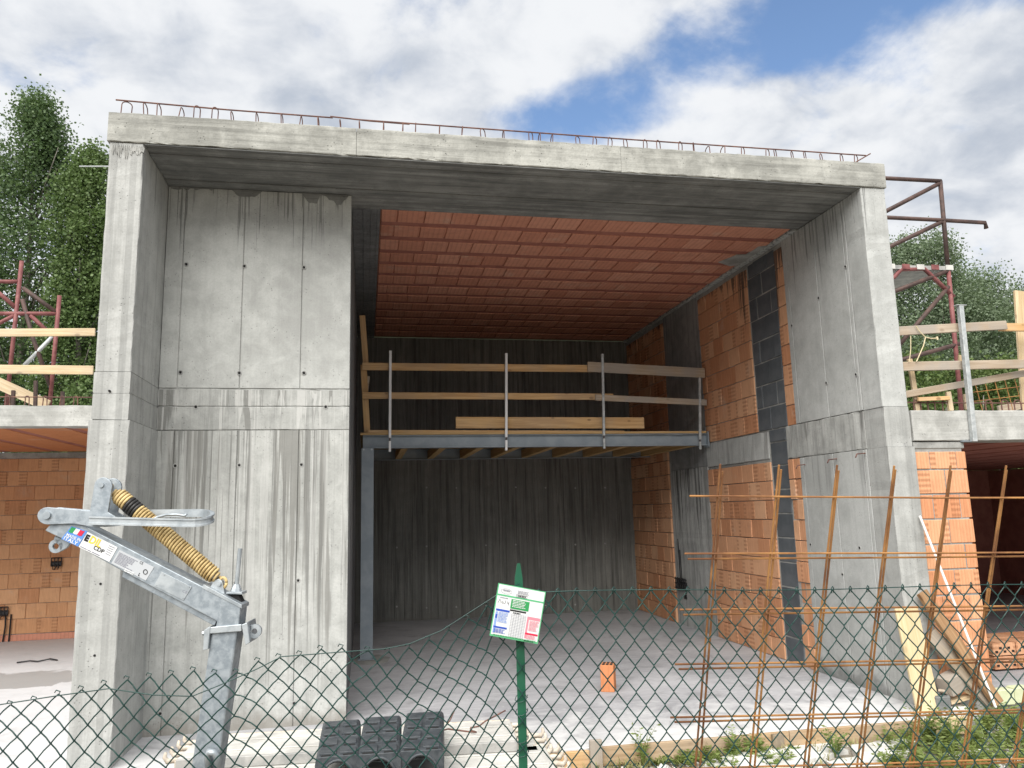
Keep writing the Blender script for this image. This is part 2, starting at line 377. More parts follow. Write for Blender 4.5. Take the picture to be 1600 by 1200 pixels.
M['rust'] = simple('rusty_bar', (.17, .075, .035), (.40, .20, .07), .8, 5, .0, .5, .25, (1, 1, 1), False)
M['rust_dark'] = simple('rusty_bar_dark', (.10, .055, .05), (.19, .10, .075), .8, 14, .0, .4, .25, (1, 1, 1), False)
M['red'] = simple('scaffold_red', (.16, .05, .05), (.25, .095, .09), .6, 9, 0., .3, .35, (1, 1, 1), False)
M['brown_tube'] = simple('scaffold_rust_brown', (.055, .036, .032), (.10, .06, .05), .65, 9, 0., .3, .35, (1, 1, 1), False)
M['green'] = simple('green_coated_wire', (.006, .034, .029), (.011, .052, .044), .30, 6, 0., .05, .5)
M['green_post'] = simple('green_post_paint', (.006, .075, .038), (.010, .10, .052), .42, 6, 0., .05, .5)
M['spring'] = simple('yellow_spring_paint', (.33, .225, .09), (.66, .50, .24), .6, 24, 0., .3, .35, (1, 1, 1), False)
M['tape'] = simple('black_tape', (.02, .019, .018), (.05, .045, .042), .45, 20)
M['black'] = simple('black_plastic', (.040, .047, .054), (.072, .080, .087), .5, 22, 0., .15, .45)
M['cable'] = simple('black_conduit', (.012, .012, .013), (.02, .02, .022), .5, 9)
M['white'] = simple('white_enamel', (.76, .77, .77), (.80, .80, .80), .45, 4, 0., .02)
M['pvc'] = simple('white_strip', (.70, .68, .64), (.80, .78, .75), .5, 5)
M['hole'] = simple('hole_shadow', (.012, .012, .012), (.02, .02, .02), .95, 9)
M['plug'] = simple('cement_plug', (.30, .30, .29), (.42, .42, .40), .9, 9)
M['greyblock'] = simple('grey_insulation_block', (.085, .095, .105), (.125, .135, .145), .85, 3.5, 0., .4, .2, (1, 1, 1), True, .35)
M['lime'] = simple('green_insulation_board', (.50, .53, .33), (.57, .60, .40), .85, 6)
M['rubble'] = simple('white_rubble', (.52, .51, .48), (.70, .69, .66), .9, 5, 0., .6, .2)
M['rope'] = simple('hemp_rope', (.50, .42, .26), (.62, .54, .36), .9, 40)
M['bark'] = simple('bark', (.11, .10, .085), (.24, .22, .19), .9, 6, 0., .6, .2, (4, 4, .6), False)
def flat(name, c, rough=.5):
    m, t = newmat(name); finish(t, c, rough); return m
M['p_green'] = flat('print_green', (.03, .27, .08)); M['p_blue'] = flat('print_blue', (.03, .08, .40)); M['p_pblue'] = flat('print_pale_blue', (.22, .32, .62))
M['p_red'] = flat('print_red', (.55, .02, .06)); M['p_pink'] = flat('print_pink', (.66, .22, .27)); M['p_black'] = flat('print_black', (.015, .015, .015))
M['p_grey'] = flat('print_grey', (.20, .20, .24)); M['p_white'] = flat('print_white', (.66, .67, .67)); M['p_yellow'] = flat('print_yellow', (.80, .56, .06))
M['p_sky'] = flat('print_sky_blue', (.10, .24, .58)); M['p_silver'] = flat('print_silver', (.46, .48, .50), .35); M['p_border'] = flat('print_border_green', (.10, .40, .19))

def leafmat(name, c1, c2, c3, tr=.35):
    m, t = newmat(name)
    ri = t.n('ShaderNodeNewGeometry').outputs['Random Per Island']
    P = t.n('ShaderNodeNewGeometry').outputs['Position']
    col = t.mix(ri, c1, c2); col = t.mix(t.ramp(t.noise(P, .9, 3), .45, .65), col, c3)
    a = t.n('ShaderNodeBsdfPrincipled', Base_Color=col, Roughness=.5); a.inputs['Specular IOR Level'].default_value = .35
    b = t.n('ShaderNodeBsdfTranslucent', Color=t.mix(.5, col, (.14, .22, .06)))
    mx = t.n('ShaderNodeMixShader', i0=tr, i1=a.outputs[0], i2=b.outputs[0]); t.n('ShaderNodeOutputMaterial', Surface=mx.outputs[0]); return m
M['leaf1'] = leafmat('poplar_leaf', (.060, .110, .045), (.165, .235, .105), (.095, .155, .062))
M['leaf2'] = leafmat('poplar_leaf_light', (.09, .15, .05), (.19, .26, .10), (.125, .19, .062))
M['leaf3'] = leafmat('willow_leaf', (.105, .155, .085), (.26, .32, .21), (.155, .205, .12))
M['leaf4'] = leafmat('bush_leaf', (.07, .12, .035), (.16, .22, .065), (.11, .15, .045))
M['weed'] = leafmat('weed_leaf', (.13, .195, .045), (.28, .34, .11), (.19, .24, .065))
M['dry'] = leafmat('dry_grass', (.26, .24, .10), (.36, .34, .16), (.22, .23, .08), .2)

def ground_mat():
    m, t = newmat('earth_gravel')
    P = t.n('ShaderNodeNewGeometry').outputs['Position']
    a = t.noise(P, 1.2, 6, .6); b = t.noise(P, 14, 6, .65); vo = t.n('ShaderNodeTexVoronoi', Vector=P, Scale=32.)
    col = t.mix(t.ramp(a, .35, .65), (.17, .14, .10), (.30, .27, .225)); col = t.mix(t.m('MULTIPLY', t.ramp(b, .45, .7), .6), col, (.42, .40, .36))
    col = t.mix(t.m('MULTIPLY', vo.outputs['Color'], .0), col, (0, 0, 0)); far = t.ramp(t.n('ShaderNodeSeparateXYZ', Vector=P).outputs[1], 7, 12)
    col = t.mix(t.m('MULTIPLY', far, .85), col, (.05, .085, .025))
    finish(t, col, .95, t.m('ADD', b, vo.outputs['Distance']), .6, .03, spec=.15); return m
M['ground'] = ground_mat()

# ------------------------------------------------------------------ dimensions
XL, XR, XLi, XRi = -2.539, 3.862, -2.297, 3.62
H, HB = 4.585, 4.35
YP, XP, YD, YC = .742, -.804, 6.32, 1.03
GZ = -.13
X_, Y_, Z_ = Vector((1, 0, 0)), Vector((0, 1, 0)), Vector((0, 0, 1))

# ------------------------------------------------------------------ ground and slab
b = MB(); nx, ny = 90, 70; gx0, gx1, gy0, gy1 = -7., 8., -6.5, 1.
for j in range(ny+1):
    for i in range(nx+1):
        x = gx0+(gx1-gx0)*i/nx; y = gy0+(gy1-gy0)*j/ny; e = min(i, nx-i, j, ny-j)
        z = GZ+.0+(0 if e < 2 else (math.sin(x*3.1+y*1.7)*.012+math.sin(x*7.3-y*5.1)*.008+rnd.uniform(-.006, .006)))
        b.v.append((x, y, z))
for j in range(ny):
    for i in range(nx):
        k = j*(nx+1)+i; b.f.append([k, k+1, k+nx+2, k+nx+1]); b.mi.append(0)
L = 900
def grid_ring():
    o = len(b.v); c = [(gx0, gy0), (gx1, gy0), (gx1, gy1), (gx0, gy1)]; q = [(-L, -L), (L, -L), (L, L), (-L, L)]
    for x, y in c: b.v.append((x, y, GZ))
    for x, y in q: b.v.append((x, y, GZ))
    for k in range(4):
        b.f.append([o+4+k, o+4+(k+1) % 4, o+(k+1) % 4, o+k]); b.mi.append(0)
grid_ring()
tag(b.build('ground', M['ground']), kind='structure')
b = MB(); b.box(-9.5, -.37, -.40, 3.95, 6.6, 0, .006); b.box(3.955, .02, -.4, 10.5, 6.6, -.012, .006)
tag(b.build('floor', M['floor']), kind='structure')

# ------------------------------------------------------------------ the concrete hall
hall = empty('concrete_building', (.66, 0, 0), 'tall unfinished concrete hall open at the front with clay tile ceiling', 'building')
def cboxobj(name, x0, y0, z0, x1, y1, z1, mat, parent=hall, bev=.004, **kw):
    b = MB(); b.box(x0, y0, z0, x1, y1, z1, bev); o = b.build(name, mat, parent)
    if kw: tag(o, **kw)
    return o
def rough_box(name, x0, y0, z0, x1, y1, z1, mat, parent, amp, seg=.07, chip=()):
    """box with slightly wandering edges, so that long arrises are not ruler straight"""
    size = (x1-x0, y1-y0, z1-z0); ax = max(range(3), key=lambda k: size[k]); n = max(2, int(size[ax]/seg))
    o1, o2 = [k for k in range(3) if k != ax]; lo = (x0, y0, z0); hi = (x1, y1, z1)
    b = MB(); ring = [(0, 0), (1, 0), (1, 1), (0, 1)]; bv = .006
    for i in range(n+1):
        u = lo[ax]+size[ax]*i/n
        for (p, q) in ring:
            for (dp, dq) in ((0, bv), (bv, 0)) if (p+q) % 2 == 0 else ((bv, 0), (0, bv)):
                v = [0, 0, 0]; v[ax] = u
                j1 = rnd.gauss(0, amp); j2 = rnd.gauss(0, amp)
                if rnd.random() < .06: j1 += amp*3; j2 += amp*3
                v[o1] = (lo[o1]+dp+abs(j1)) if p == 0 else (hi[o1]-dp-abs(j1))
                v[o2] = (lo[o2]+dq+abs(j2)) if q == 0 else (hi[o2]-dq-abs(j2))
                b.v.append(tuple(v))
    for i in range(n):
        for k in range(8):
            k2 = (k+1) % 8; b.f.append([i*8+k, i*8+k2, (i+1)*8+k2, (i+1)*8+k]); b.mi.append(0)
    b.f.append(list(range(8))[::-1]); b.f.append([n*8+k for k in range(8)]); b.mi += [0, 0]
    return b.build(name, mat, parent, recalc=True)
G = .0028   # half joint
# left blade wall (pillar), three lifts
lp = cboxobj('pillar', XL+.006, .008, -.3, XLi-.006, 6.5, HB-.004, M['pillar'], label='left concrete blade wall of the hall')
rough_box('concrete_lift', XL-.014, -.012, -.3, XLi+.012, YP+.05, 2.285, M['pillar'], lp, .0016)
rough_box('concrete_lift', XL, 0, 2.287, XLi, YP+.05, 2.4745, M['pillar'], lp, .0016)
rough_box('concrete_lift', XL, 0.001, 2.476, XLi, YP+.05, 2.63, M['pillar'], lp, .0016)
rough_box('concrete_lift', XL+.002, .003, 2.632, XLi-.002, YP+.05, HB-.004, M['pillar'], lp, .0018)
for z, x in ((2.49, XL+.11), (.72, XL+.12), (1.18, XL+.13)):
    MB().tube([(x, -.014, z), (x, .01, z)], .008, 10).build('tie_hole', M['hole'], lp)
# chipped corner under the beam
b = MB()
for k in range(16):
    x = XL+.02+.014*k; b.prism([(x, -.002, HB-.03-rnd.uniform(0, .06)), (x+.012, -.002, HB-.045-rnd.uniform(0, .09)), (x+.017, -.002, HB-.035-rnd.uniform(0, .06)), (x+.008, -.002, HB-.02)], (0, .008, 0))
b.build('chipped_cement', M['patch'], lp)
# fascia beam
fas = cboxobj('roof_beam', XL+.02, .03, HB+.004, XR-.02, YC, H-.01, M['fascia'])
for x0, x1 in ((XL-.012, -.757), (-.754, 1.402), (1.405, XR+.012)):
    rough_box('concrete_lift', x0, -.012, HB, x1, .4, H, M['fascia'], fas, .0028, .05)
# soffit boards of the beam, and the concrete strip left of the tiles
y = .0
while y < YC-.02:
    wdt = min(rnd.uniform(.05, .14), YC-y); dz = rnd.uniform(0, .012)
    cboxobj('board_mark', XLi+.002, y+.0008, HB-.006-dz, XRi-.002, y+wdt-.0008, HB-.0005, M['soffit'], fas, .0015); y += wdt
x = XP
while x < -.56:
    wdt = min(rnd.uniform(.05, .11), -.548-x); dz = rnd.uniform(0, .005)
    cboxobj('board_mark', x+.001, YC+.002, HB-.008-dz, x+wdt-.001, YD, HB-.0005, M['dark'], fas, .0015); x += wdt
# roof slab
cboxobj('roof_slab', XL, YC+.002, HB+.06, XR, 6.6, H-.012, M['fascia'])
# facing panel wall
pw = cboxobj('panel_wall', XLi, YP+.010, -.3, XP-.006, YP+.26, HB-.01, M['panel_low'], label='light grey front wall panel streaked by rain')
xs = [XLi, -2.16, -1.683, -1.205, XP]
for i in range(4):
    a0, a1 = xs[i]+(G if i else 0), xs[i+1]-(G if i < 3 else 0)
    cboxobj('wall_panel', a0, YP, 2.634, a1, YP+.03, HB-.012, M['panel'], pw, .003)
    cboxobj('wall_panel', a0, YP-.003, -.3, a1, YP+.03, 2.288, M['panel_low'], pw, .003)
rough_box('concrete_band', XLi, YP-.004, 2.290, XP-.001, YP+.03, 2.4825, M['band'], pw, .002)
rough_box('concrete_band', XLi, YP-.001, 2.484, XP, YP+.03, 2.632, M['band'], pw, .003)
for x, z in ((-2.132, 3.666), (-1.674, 3.667), (-1.192, 3.673), (-2.138, 2.76), (-1.686, 2.759), (-1.175, 2.764), (-2.01, 2.479), (-.995, 2.48), (-2.144, 2.01), (-1.662, 2.009), (-1.18, 2.007), (-1.187, 1.091), (-2.17, .159), (-1.197, .167), (-1.66, 1.09)):
    hcup = MB(); y0 = YP-.004
    hcup.tube([(x, y0-.001, z), (x, y0+.004, z)], .010, 12, mi=1)
    ring = [(x+.016*math.cos(q*math.pi/8), y0+.0005, z+.016*math.sin(q*math.pi/8)) for q in range(17)]
    hcup.tube(ring, .0028, 6, False); hcup.build('tie_hole', [M['plug'], M['hole']], pw)
# ragged mortar under the beam at the top of the panel wall
b = MB()
def ragged(x0, x1, ztop, dmin, dmax, yy):
    b = MB()
    n = max(3, int((x1-x0)/.02)); top = []; bot = []; dd = rnd.uniform(dmin, dmax)
    for i in range(n+1):
        xx = x0+(x1-x0)*i/n; dd = min(dmax, max(dmin, dd+rnd.gauss(0, (dmax-dmin)*.3))); e = min(1, min(i, n-i)/3+.1)
        bot.append((xx, yy, ztop-dd*e)); top.append((xx, yy, ztop))
    b.prism(bot+top[::-1], (0, .012, 0)); b.build('ragged_mortar', M['soffit'], pw)
ragged(XLi+.01, -1.9, HB-.01, .01, .05, YP-.006); ragged(-1.8, -1.55, HB-.01, .01, .06, YP-.006); ragged(-1.22, -.83, HB-.01, .015, .09, YP-.007)
# inner left wall, back wall
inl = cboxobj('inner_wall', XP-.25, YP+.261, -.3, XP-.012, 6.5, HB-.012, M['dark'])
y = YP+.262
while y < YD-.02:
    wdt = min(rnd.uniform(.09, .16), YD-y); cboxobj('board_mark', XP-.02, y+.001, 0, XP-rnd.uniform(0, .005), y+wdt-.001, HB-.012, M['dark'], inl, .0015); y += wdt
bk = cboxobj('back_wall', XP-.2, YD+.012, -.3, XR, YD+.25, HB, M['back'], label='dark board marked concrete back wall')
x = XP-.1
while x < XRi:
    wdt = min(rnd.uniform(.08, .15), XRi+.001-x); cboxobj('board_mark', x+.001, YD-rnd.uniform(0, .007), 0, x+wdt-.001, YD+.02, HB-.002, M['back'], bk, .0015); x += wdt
b = MB()
for py in (762, 855, 950):
    for k in range(10):
        q = atY(620+46.5*k, py-1.2*k*(py > 800)*.6, YD-.008); q.z += rnd.gauss(0, .006)
        if q.x < XRi-.1 and rnd.random() < .9: b.tube([(q.x, YD-.0085, q.z), (q.x, YD, q.z)], .014, 10)
tag(b.build('tie_plugs', M['plug'], bk), kind='stuff')

# ceiling of hollow clay tiles: rows along X, 0.40 m apart, with smooth clay joist soffits between
ceil = cboxobj('clay_ceiling', -.547, YC+.004, HB+.012, XRi, YD, HB+.055, M['tile'], label='red ceiling of hollow clay tiles between joists')
tl = .252
for r_ in range(13):
    y0 = YC+.02+.402*r_
    if y0+.3 > YD: break
    cboxobj('joist_soffit', -.54, y0+.285, HB+.006-rnd.uniform(0, .004), XRi-.06, min(y0+.398, YD), HB+.03, M['joist_clay'], ceil, .006)
    x = -.54; first = True
    off = rnd.uniform(.10, .22)
    while x < XRi-.065:
        l_ = off if first else tl; first = False
        x1 = min(x+l_, XRi-.062)
        if x1-x > .03:
            piece('ceiling_tile', (round(x1-x-.007, 3), .284, .035), ((x+x1)/2, y0+.141, HB+.0145-rnd.uniform(-.002, .005)), (X_, Y_, Z_), M['tile'], ceil, .004, .003)
        x = x1+rnd.choice((0, 0, .002, .008))
rough_box('concrete_ledge', XRi-.06, YC+.02, HB-.02, XRi+.02, YD, HB+.03, M['side'], ceil, .003)
b = MB()
for pts in ([(1160, 402), (1185, 386), (1226, 381), (1238, 376), (1222, 392), (1196, 397)], [(1122, 410), (1150, 399), (1196, 398), (1180, 412), (1140, 416)]):
    q = [atZ(x, y, HB-.012) for x, y in pts]; b.prism(q, (0, 0, .01))
b.build('mortar_patch', M['patch'], ceil, recalc=True)

# right side wall: concrete panels, clay infill, grey block chase
sw = cboxobj('side_wall', XRi+.017, .012, -.3, XR-.008, 6.55, HB-.012, M['patch'], label='right side wall of concrete and clay infill')
def sidep(name, y0, y1, z0, z1, mat, pr=0., par=sw): return cboxobj(name, XRi-pr, y0, z0, XRi+.04, y1, z1, mat, par, .0035)
ys = [.27, .315, .77, 1.27]
rough_box('concrete_lift', XRi-.004, -.012, -.3, XR+.014, .27, 2.05, M['pillar'], sw, .002)
rough_box('concrete_lift', XRi, -.002, 2.052, XR+.006, .27, 2.389, M['pillar'], sw, .003)
rough_box('concrete_lift', XRi, .003, 2.392, XR, .27, HB-.004, M['side'], sw, .0016)
for i in range(3):
    a0, a1 = ys[i]+.005, ys[i+1]-.005
    sidep('wall_panel', a0, a1, 2.395, HB-.012, M['side']); sidep('wall_panel', a0, a1, -.3, 2.05, M['side'], .003)
sidep('wall_panel', 1.27+G, 1.35, 2.395, HB-.012, M['side'])
rough_box('concrete_band', XRi-.003, .271, 2.052, XRi+.04, 1.55, 2.392, M['band'], sw, .003)
sidep('wall_panel', 1.27+G, 1.34, -.3, 2.05, M['side'], .002)
for y, z in ((.315, 3.72), (.77, 3.55), (1.27, 3.4), (.315, 2.72), (.77, 2.72), (.79, .95), (.5, 1.2), (1.27, 1.2)):
    h_ = MB(); h_.tube([(XRi-.006, y, z), (XRi+.01, y, z)], .010, 10, mi=1)
    h_.tube([(XRi-.003, y+.015*math.cos(q*.5236), z+.015*math.sin(q*.5236)) for q in range(13)], .003, 5, False); h_.build('tie_hole', [M['plug'], M['hole']], sw)
# stub reinforcement poking out of the wall
for y, z in ((1.25, 1.98), (.72, 2.0), (.3, 2.02)):
    MB().tube([(XRi+.02, y, z), (XRi-.10, y-.03, z-.01), (XRi-.13, y-.05, z-.04)], .006, 6).build('rebar_stub', M['rust_dark'], sw)
# lintel and inner columns
rough_box('concrete_beam', XRi-.004, 1.93, 2.08, XRi+.04, 3.47, 2.38, M['side'], sw, .003)
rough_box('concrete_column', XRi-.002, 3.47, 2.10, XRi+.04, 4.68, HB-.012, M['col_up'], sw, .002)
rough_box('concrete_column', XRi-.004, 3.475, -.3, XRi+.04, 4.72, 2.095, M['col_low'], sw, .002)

def brick_field(parent, o, u, n, length, height, bl, bh, mat, thick=.06, name='brick', joint=.006, bj=.008, shift=None, jit=.007, depthj=.005, start=0):
    """courses of blocks on a plane: origin o, u along, n outwards (towards the viewer)"""
    o = Vector(o); u = Vector(u); n = Vector(n); z = 0; row = start
    yv = Z_.cross(u)
    while z < height-.03:
        hh = min(bh, height-z); x = 0; first = True
        offs = (shift(row) if shift else ((row % 2)*.5+rnd.uniform(-.08, .08)))*bl
        while x < length-.01:
            l_ = (bl*1.0-offs) if first else bl
            if first and l_ < .05: l_ += bl*.5
            first = False; x1 = min(x+l_, length)
            if length-x1 < .04: x1 = length
            sx = round(x1-x-joint, 2); sz = round(hh-bj, 3)
            if sx > .015:
                c = o+u*((x+x1)/2)+Z_*(z+hh/2)+n*(rnd.uniform(-depthj, depthj)-thick/2)
                piece(name, (sx, thick, sz), c, (u, yv, Z_), mat, parent, .004, jit)
            x = x1
        z += bh; row += 1
NX = Vector((-1, 0, 0)); V_ = Vector((0, -1, 0))
up_in = cboxobj('clay_infill', XRi+.012, 2.12, 2.385, XRi+.05, 3.465, HB-.03, M['patch'], sw, label='upper clay block infill of the side wall')
brick_field(up_in, (XRi, 3.465, 2.39), V_, NX, 1.33, 1.90, .255, .21, M['brick'])
lo_in = cboxobj('clay_infill', XRi+.012, 1.93, -.1, XRi+.05, 3.47, 2.078, M['patch'], sw, label='lower clay block infill of the side wall')
brick_field(lo_in, (XRi-.004, 3.47, .0), V_, NX, 1.55, 2.05, .255, .205, M['brick'])
rr_in = cboxobj('clay_infill', XRi+.012, 4.70, 2.09, XRi+.05, YD, HB-.03, M['patch'], sw)
brick_field(rr_in, (XRi, YD, 2.39), V_, NX, YD-4.69, 1.92, .255, .21, M['brick'])
rl_in = cboxobj('clay_infill', XRi+.008, 4.73, -.1, XRi+.045, YD, 2.38, M['patch'], sw)
brick_field(rl_in, (XRi-.02, YD, 0.), V_, NX, YD-4.74, 2.38, .255, .205, M['brick'])
# narrow brick strip and grey block chase between panel and infill
brick_field(up_in, (XRi+.004, 1.52, 2.39), V_, NX, .165, 1.92, .17, .21, M['brick'], shift=lambda r: 0)
brick_field(lo_in, (XRi+.004, 1.56, 0.), V_, NX, .215, 2.05, .108, .205, M['brick'], shift=lambda r: 0, depthj=.012)
ch = cboxobj('block_chase', XRi+.014, 1.525, -.1, XRi+.045, 2.12, HB-.03, M['patch'], sw)
brick_field(ch, (XRi+.006, 2.115, 2.39), V_, NX, .59, 1.92, .30, .25, M['greyblock'], name='grey_block', depthj=.006, joint=.012, bj=.014)
brick_field(ch, (XRi+.006, 1.90, 0.), V_, NX, .33, 2.39, .33, .25, M['greyblock'], name='grey_block', shift=lambda r: 0, depthj=.006, joint=.012, bj=.014)

# starter bars along the roof edge
for pts in ([(181, 156), (520, 184)], [(516, 182), (640, 194)], [(560, 187), (1353, 243)]):
    a, c = [atY(x, y, .13) for x, y in pts]; mid = (a+c)/2+Vector((0, 0, -.006))
    MB().tube([a, mid, c], .006, 6).build('starter_bar', M['rust_dark'], hall)
hx = [188, 226, 245, 276, 302, 330, 363, 400, 440, 466, 498, 534, 562, 598, 628, 648, 686, 720, 753, 788, 827, 844, 863, 901, 925, 949, 976, 1005, 1027, 1060, 1084, 1110, 1132, 1158, 1196, 1212, 1238, 1258, 1283, 1314, 1334]
wide = {188: 1.5, 302: .9, 330: .9, 753: 1.0, 827: .9, 901: 1, 925: .9, 949: 1, 976: 1, 1005: 1, 1027: 1, 1060: 1, 1084: .5, 1158: 1, 1196: 1.1, 1212: .9, 1238: .9, 1258: .9, 1283: 1, 1314: 1.1, 1334: 1.2}
for i, px in enumerate(hx):
    wv = wide.get(px, .12)*.022; zt = H+.165-.035*i/len(hx)+rnd.uniform(-.012, .012)
    q = atY(px, 175+(px-175)*.0665, .12); lean = rnd.gauss(0, .012); x0 = q.x; dy = .05 if wv < .008 else .015
    arc = [(x0, .12, H-.02), (x0+lean, .12, zt-.03)]
    for k in range(1, 6):
        a = math.pi*k/6; arc.append((x0+lean+wv*(1-math.cos(a)), .12+dy*(1-math.cos(a)), zt-.03+.028*math.sin(a)))
    arc += [(x0+lean+2*wv, .12+2*dy, zt-.03), (x0+2*wv, .12+2*dy, H-.02)]
    MB().tube(arc, .0042, 5).build('rebar_stirrup', M['rust_dark'], hall)
MB().tube([atY(1336, 254, .13), atY(1360, 240, .13)], .006, 6).build('starter_bar', M['rust_dark'], hall)

# ------------------------------------------------------------------ left wing
lw = empty('brick_wing', (-6, 4.6, 0), 'low wing left of the hall with brown clay block back wall', 'building')
WY = 6.27
bwall = cboxobj('block_wall', -9.5, WY+.014, -.3, XL-.01, WY+.24, 2.575, M['patch'], lw)
brick_field(bwall, (-7.2, WY, .09), X_, V_, 3.35, 2.40, .262, .2015, M['brick_wing'], joint=.005, bj=.006)
cboxobj('block_course', -9.5, WY-.004, 0, XL-.01, WY+.02, .084, M['tile'], bwall)
wsl = cboxobj('roof_slab', -9.5, 3.05, 2.60, XL-.002, 6.5, 2.79, M['wing'], lw)
rough_box('slab_edge', -9.5, 2.98, 2.575, XL-.002, 3.17, 2.80, M['wing'], lw, .0022)
for k in range(11):     # joist soffits and tile rows run from front to back
    x = -9.3+.62*k
    cboxobj('ceiling_tile_row', x, 3.17, 2.583, x+.50, WY, 2.62, M['tile_wing'], wsl, .006)
    cboxobj('joist_soffit', x+.505, 3.17, 2.588, x+.615, WY, 2.62, M['joist_clay'], wsl, .004)
cboxobj('cross_wall', -9.8, 3.0, -.3, -9.5, 6.5, 2.6, M['patch'], lw)
for px, py, w_, h_ in ((88, 878, .13, .11), (4, 955, .13, .11)):     # black electrical boxes
    c = atY(px, py, WY-.03); eb = MB()
    for k in range(4):
        eb.tube([(c.x-w_/2+w_*k/3, WY-.035, c.z-h_/2), (c.x-w_/2+w_*k/3, WY-.035, c.z+h_/2)], .007, 5)
        if k < 3: eb.tube([(c.x-w_/2, WY-.035, c.z-h_/2+h_*k/2), (c.x+w_/2, WY-.035, c.z-h_/2+h_*k/2)], .008, 5)
    eb.box(c.x-w_/2, WY-.03, c.z-h_/2, c.x+w_/2, WY-.005, c.z+h_*.1, .004)
    for k in range(5):
        x = c.x+rnd.uniform(-.06, .05); eb.tube([(x, WY-.03, c.z-h_*.3), (x+.01, WY-.045, c.z-h_*.6), (x+rnd.uniform(-.03, .03), WY-.02, c.z-h_*.95)], .005, 5)
    tag(eb.build('electrical_box', M['cable']), label='black electrical box with loose cables on the brown wall %s' % ('beside the concrete blade wall' if px > 50 else 'low at the left picture edge'), cat='electrical box')
c = atY(5, 975, WY-.02)
cb = MB(); cb.tube([(c.x+.02, WY-.02, .36), (c.x+.03, WY-.025, .2), (c.x+.01, WY-.02, 0.0)], .010, 6); cb.tube([(c.x+.09, WY-.02, .36), (c.x+.085, WY-.02, 0.0)], .010, 6)
tag(cb.build('conduit', M['cable']), 'pair of thin black conduits running down to the floor from the left electrical box', 'conduit')
c = atZ(60, 1033, .012); cv = MB(); cv.tube([c+Vector((-.22, -.02, 0)), c+Vector((-.1, .03, .004)), c+Vector((0, -.02, 0)), c+Vector((.1, .04, .01)), c+Vector((.2, .0, .0)), c+Vector((.1, .05, .012))], .009, 6)
tag(cv.build('cable_scrap', M['cable'], smooth=True), 'black scrap of cable lying on the pale floor of the left wing', 'cable')

# ------------------------------------------------------------------ right wing
rw = empty('brick_wing', (6.5, 2, 0), 'low wing right of the hall with orange block pier and dark room', 'building')
rs = cboxobj('roof_slab', XR+.016, .25, 2.12, 10.5, 6.5, 2.33, M['joist_clay'], rw)
cboxobj('screed', XR+.016, .262, 2.3305, 10.5, 6.5, 2.35, M['wing'], rw)
rough_box('slab_edge', XR+.016, -.004, 2.095, 10.5, .26, 2.358, M['wing'], rw, .0025)
for k in range(10): cboxobj('ceiling_tile_row', 4.4+.6*k, .27, 2.10, 4.9+.6*k, 6.19, 2.14, M['joist_clay'], rs, .006)
pier = cboxobj('block_pier', XR+.018, .0185, -.3, 4.345, .26, 2.09, M['patch'], rw)
brick_field(pier, (XR+.016, .012, .0), X_, V_, .495, 2.01, .258, .206, M['brick_pier'], thick=.06, joint=.008, bj=.013, depthj=.004)
piece('mortar_joint', (.49, .05, .055), (XR+.262, .036, 2.058), (X_, Y_, Z_), M['patch'], pier, .006)
cboxobj('inner_wall', 3.9, 6.2, -.3, 10.5, 6.5, 2.1, M['joist_clay'], rw)
cboxobj('added_end_wall', 10.2, 0, -.3, 10.5, 6.2, 2.09, M['joist_clay'], rw)  # added wall, closes off the side so the room stays dark

# ------------------------------------------------------------------ mezzanine
mz = empty('mezzanine', (1.4, 4.4, 0), 'small timber and grey steel mezzanine on one post inside the hall', 'mezzanine')
def ibeam(name, a, c, hgt, wdt, tf=.009, tw=.007, up=Z_, parent=mz, mat=None):
    a = Vector(a); c = Vector(c); b = MB(); up = Vector(up)
    for s in (-1, 1): b.beam(a+up*(s*(hgt/2-tf/2)), c+up*(s*(hgt/2-tf/2)), wdt, tf, up, .0015)
    b.beam(a, c, tw, hgt-2*tf-.001, up, .0005); return b.build(name, mat or M['steel'], parent)
BY, RY = 3.40, 5.46
bm1 = ibeam('steel_beam', (-.70, BY, 2.428), (3.59, BY, 2.428), .15, .10)
ibeam('steel_beam', (-.72, RY, 2.428), (3.6, RY, 2.428), .15, .10)
cboxobj('end_plate', 3.585, BY-.07, 2.33, 3.60, BY+.07, 2.53, M['steel'], bm1)
colm = ibeam('steel_column', (-.645, BY, .012), (-.645, BY, 2.352), .14, .14, .010, .008, up=V_)
cboxobj('base_plate', -.74, BY-.10, .002, -.55, BY+.10, .012, M['steel'], colm)
for x in (-.69, -.60):
    MB().tube([(x, BY-.078, 2.335), (x, BY-.066, 2.335)], .011, 6).build('bolt', M['galv'], colm)
q = MB(); pts = [(-.78, 3.1), (-.6, 3.02), (-.42, 3.12), (-.38, 3.4), (-.5, 3.62), (-.78, 3.6)]
q.prism([(x, y, .001) for x, y in pts][::-1], (0, 0, .0009)); q.build('mortar_pad', M['patch'], colm, recalc=True)
for k, x in enumerate([-.62, -.207, .254, .722, 1.178, 1.641, 2.11, 2.58, 3.05, 3.5]):
    plank('joist', (x, BY+.012, 2.422), (x, RY-.012, 2.422), .118, .085, Z_, M['ply'], mz)
yy = BY-.06; k = 0
while yy < RY+.02:
    plank('deck_board', (-.73, yy+.07, 2.5195), (3.57, yy+.07, 2.5195), .142, .026, Y_, M['ply'], mz); yy += .148; k += 1
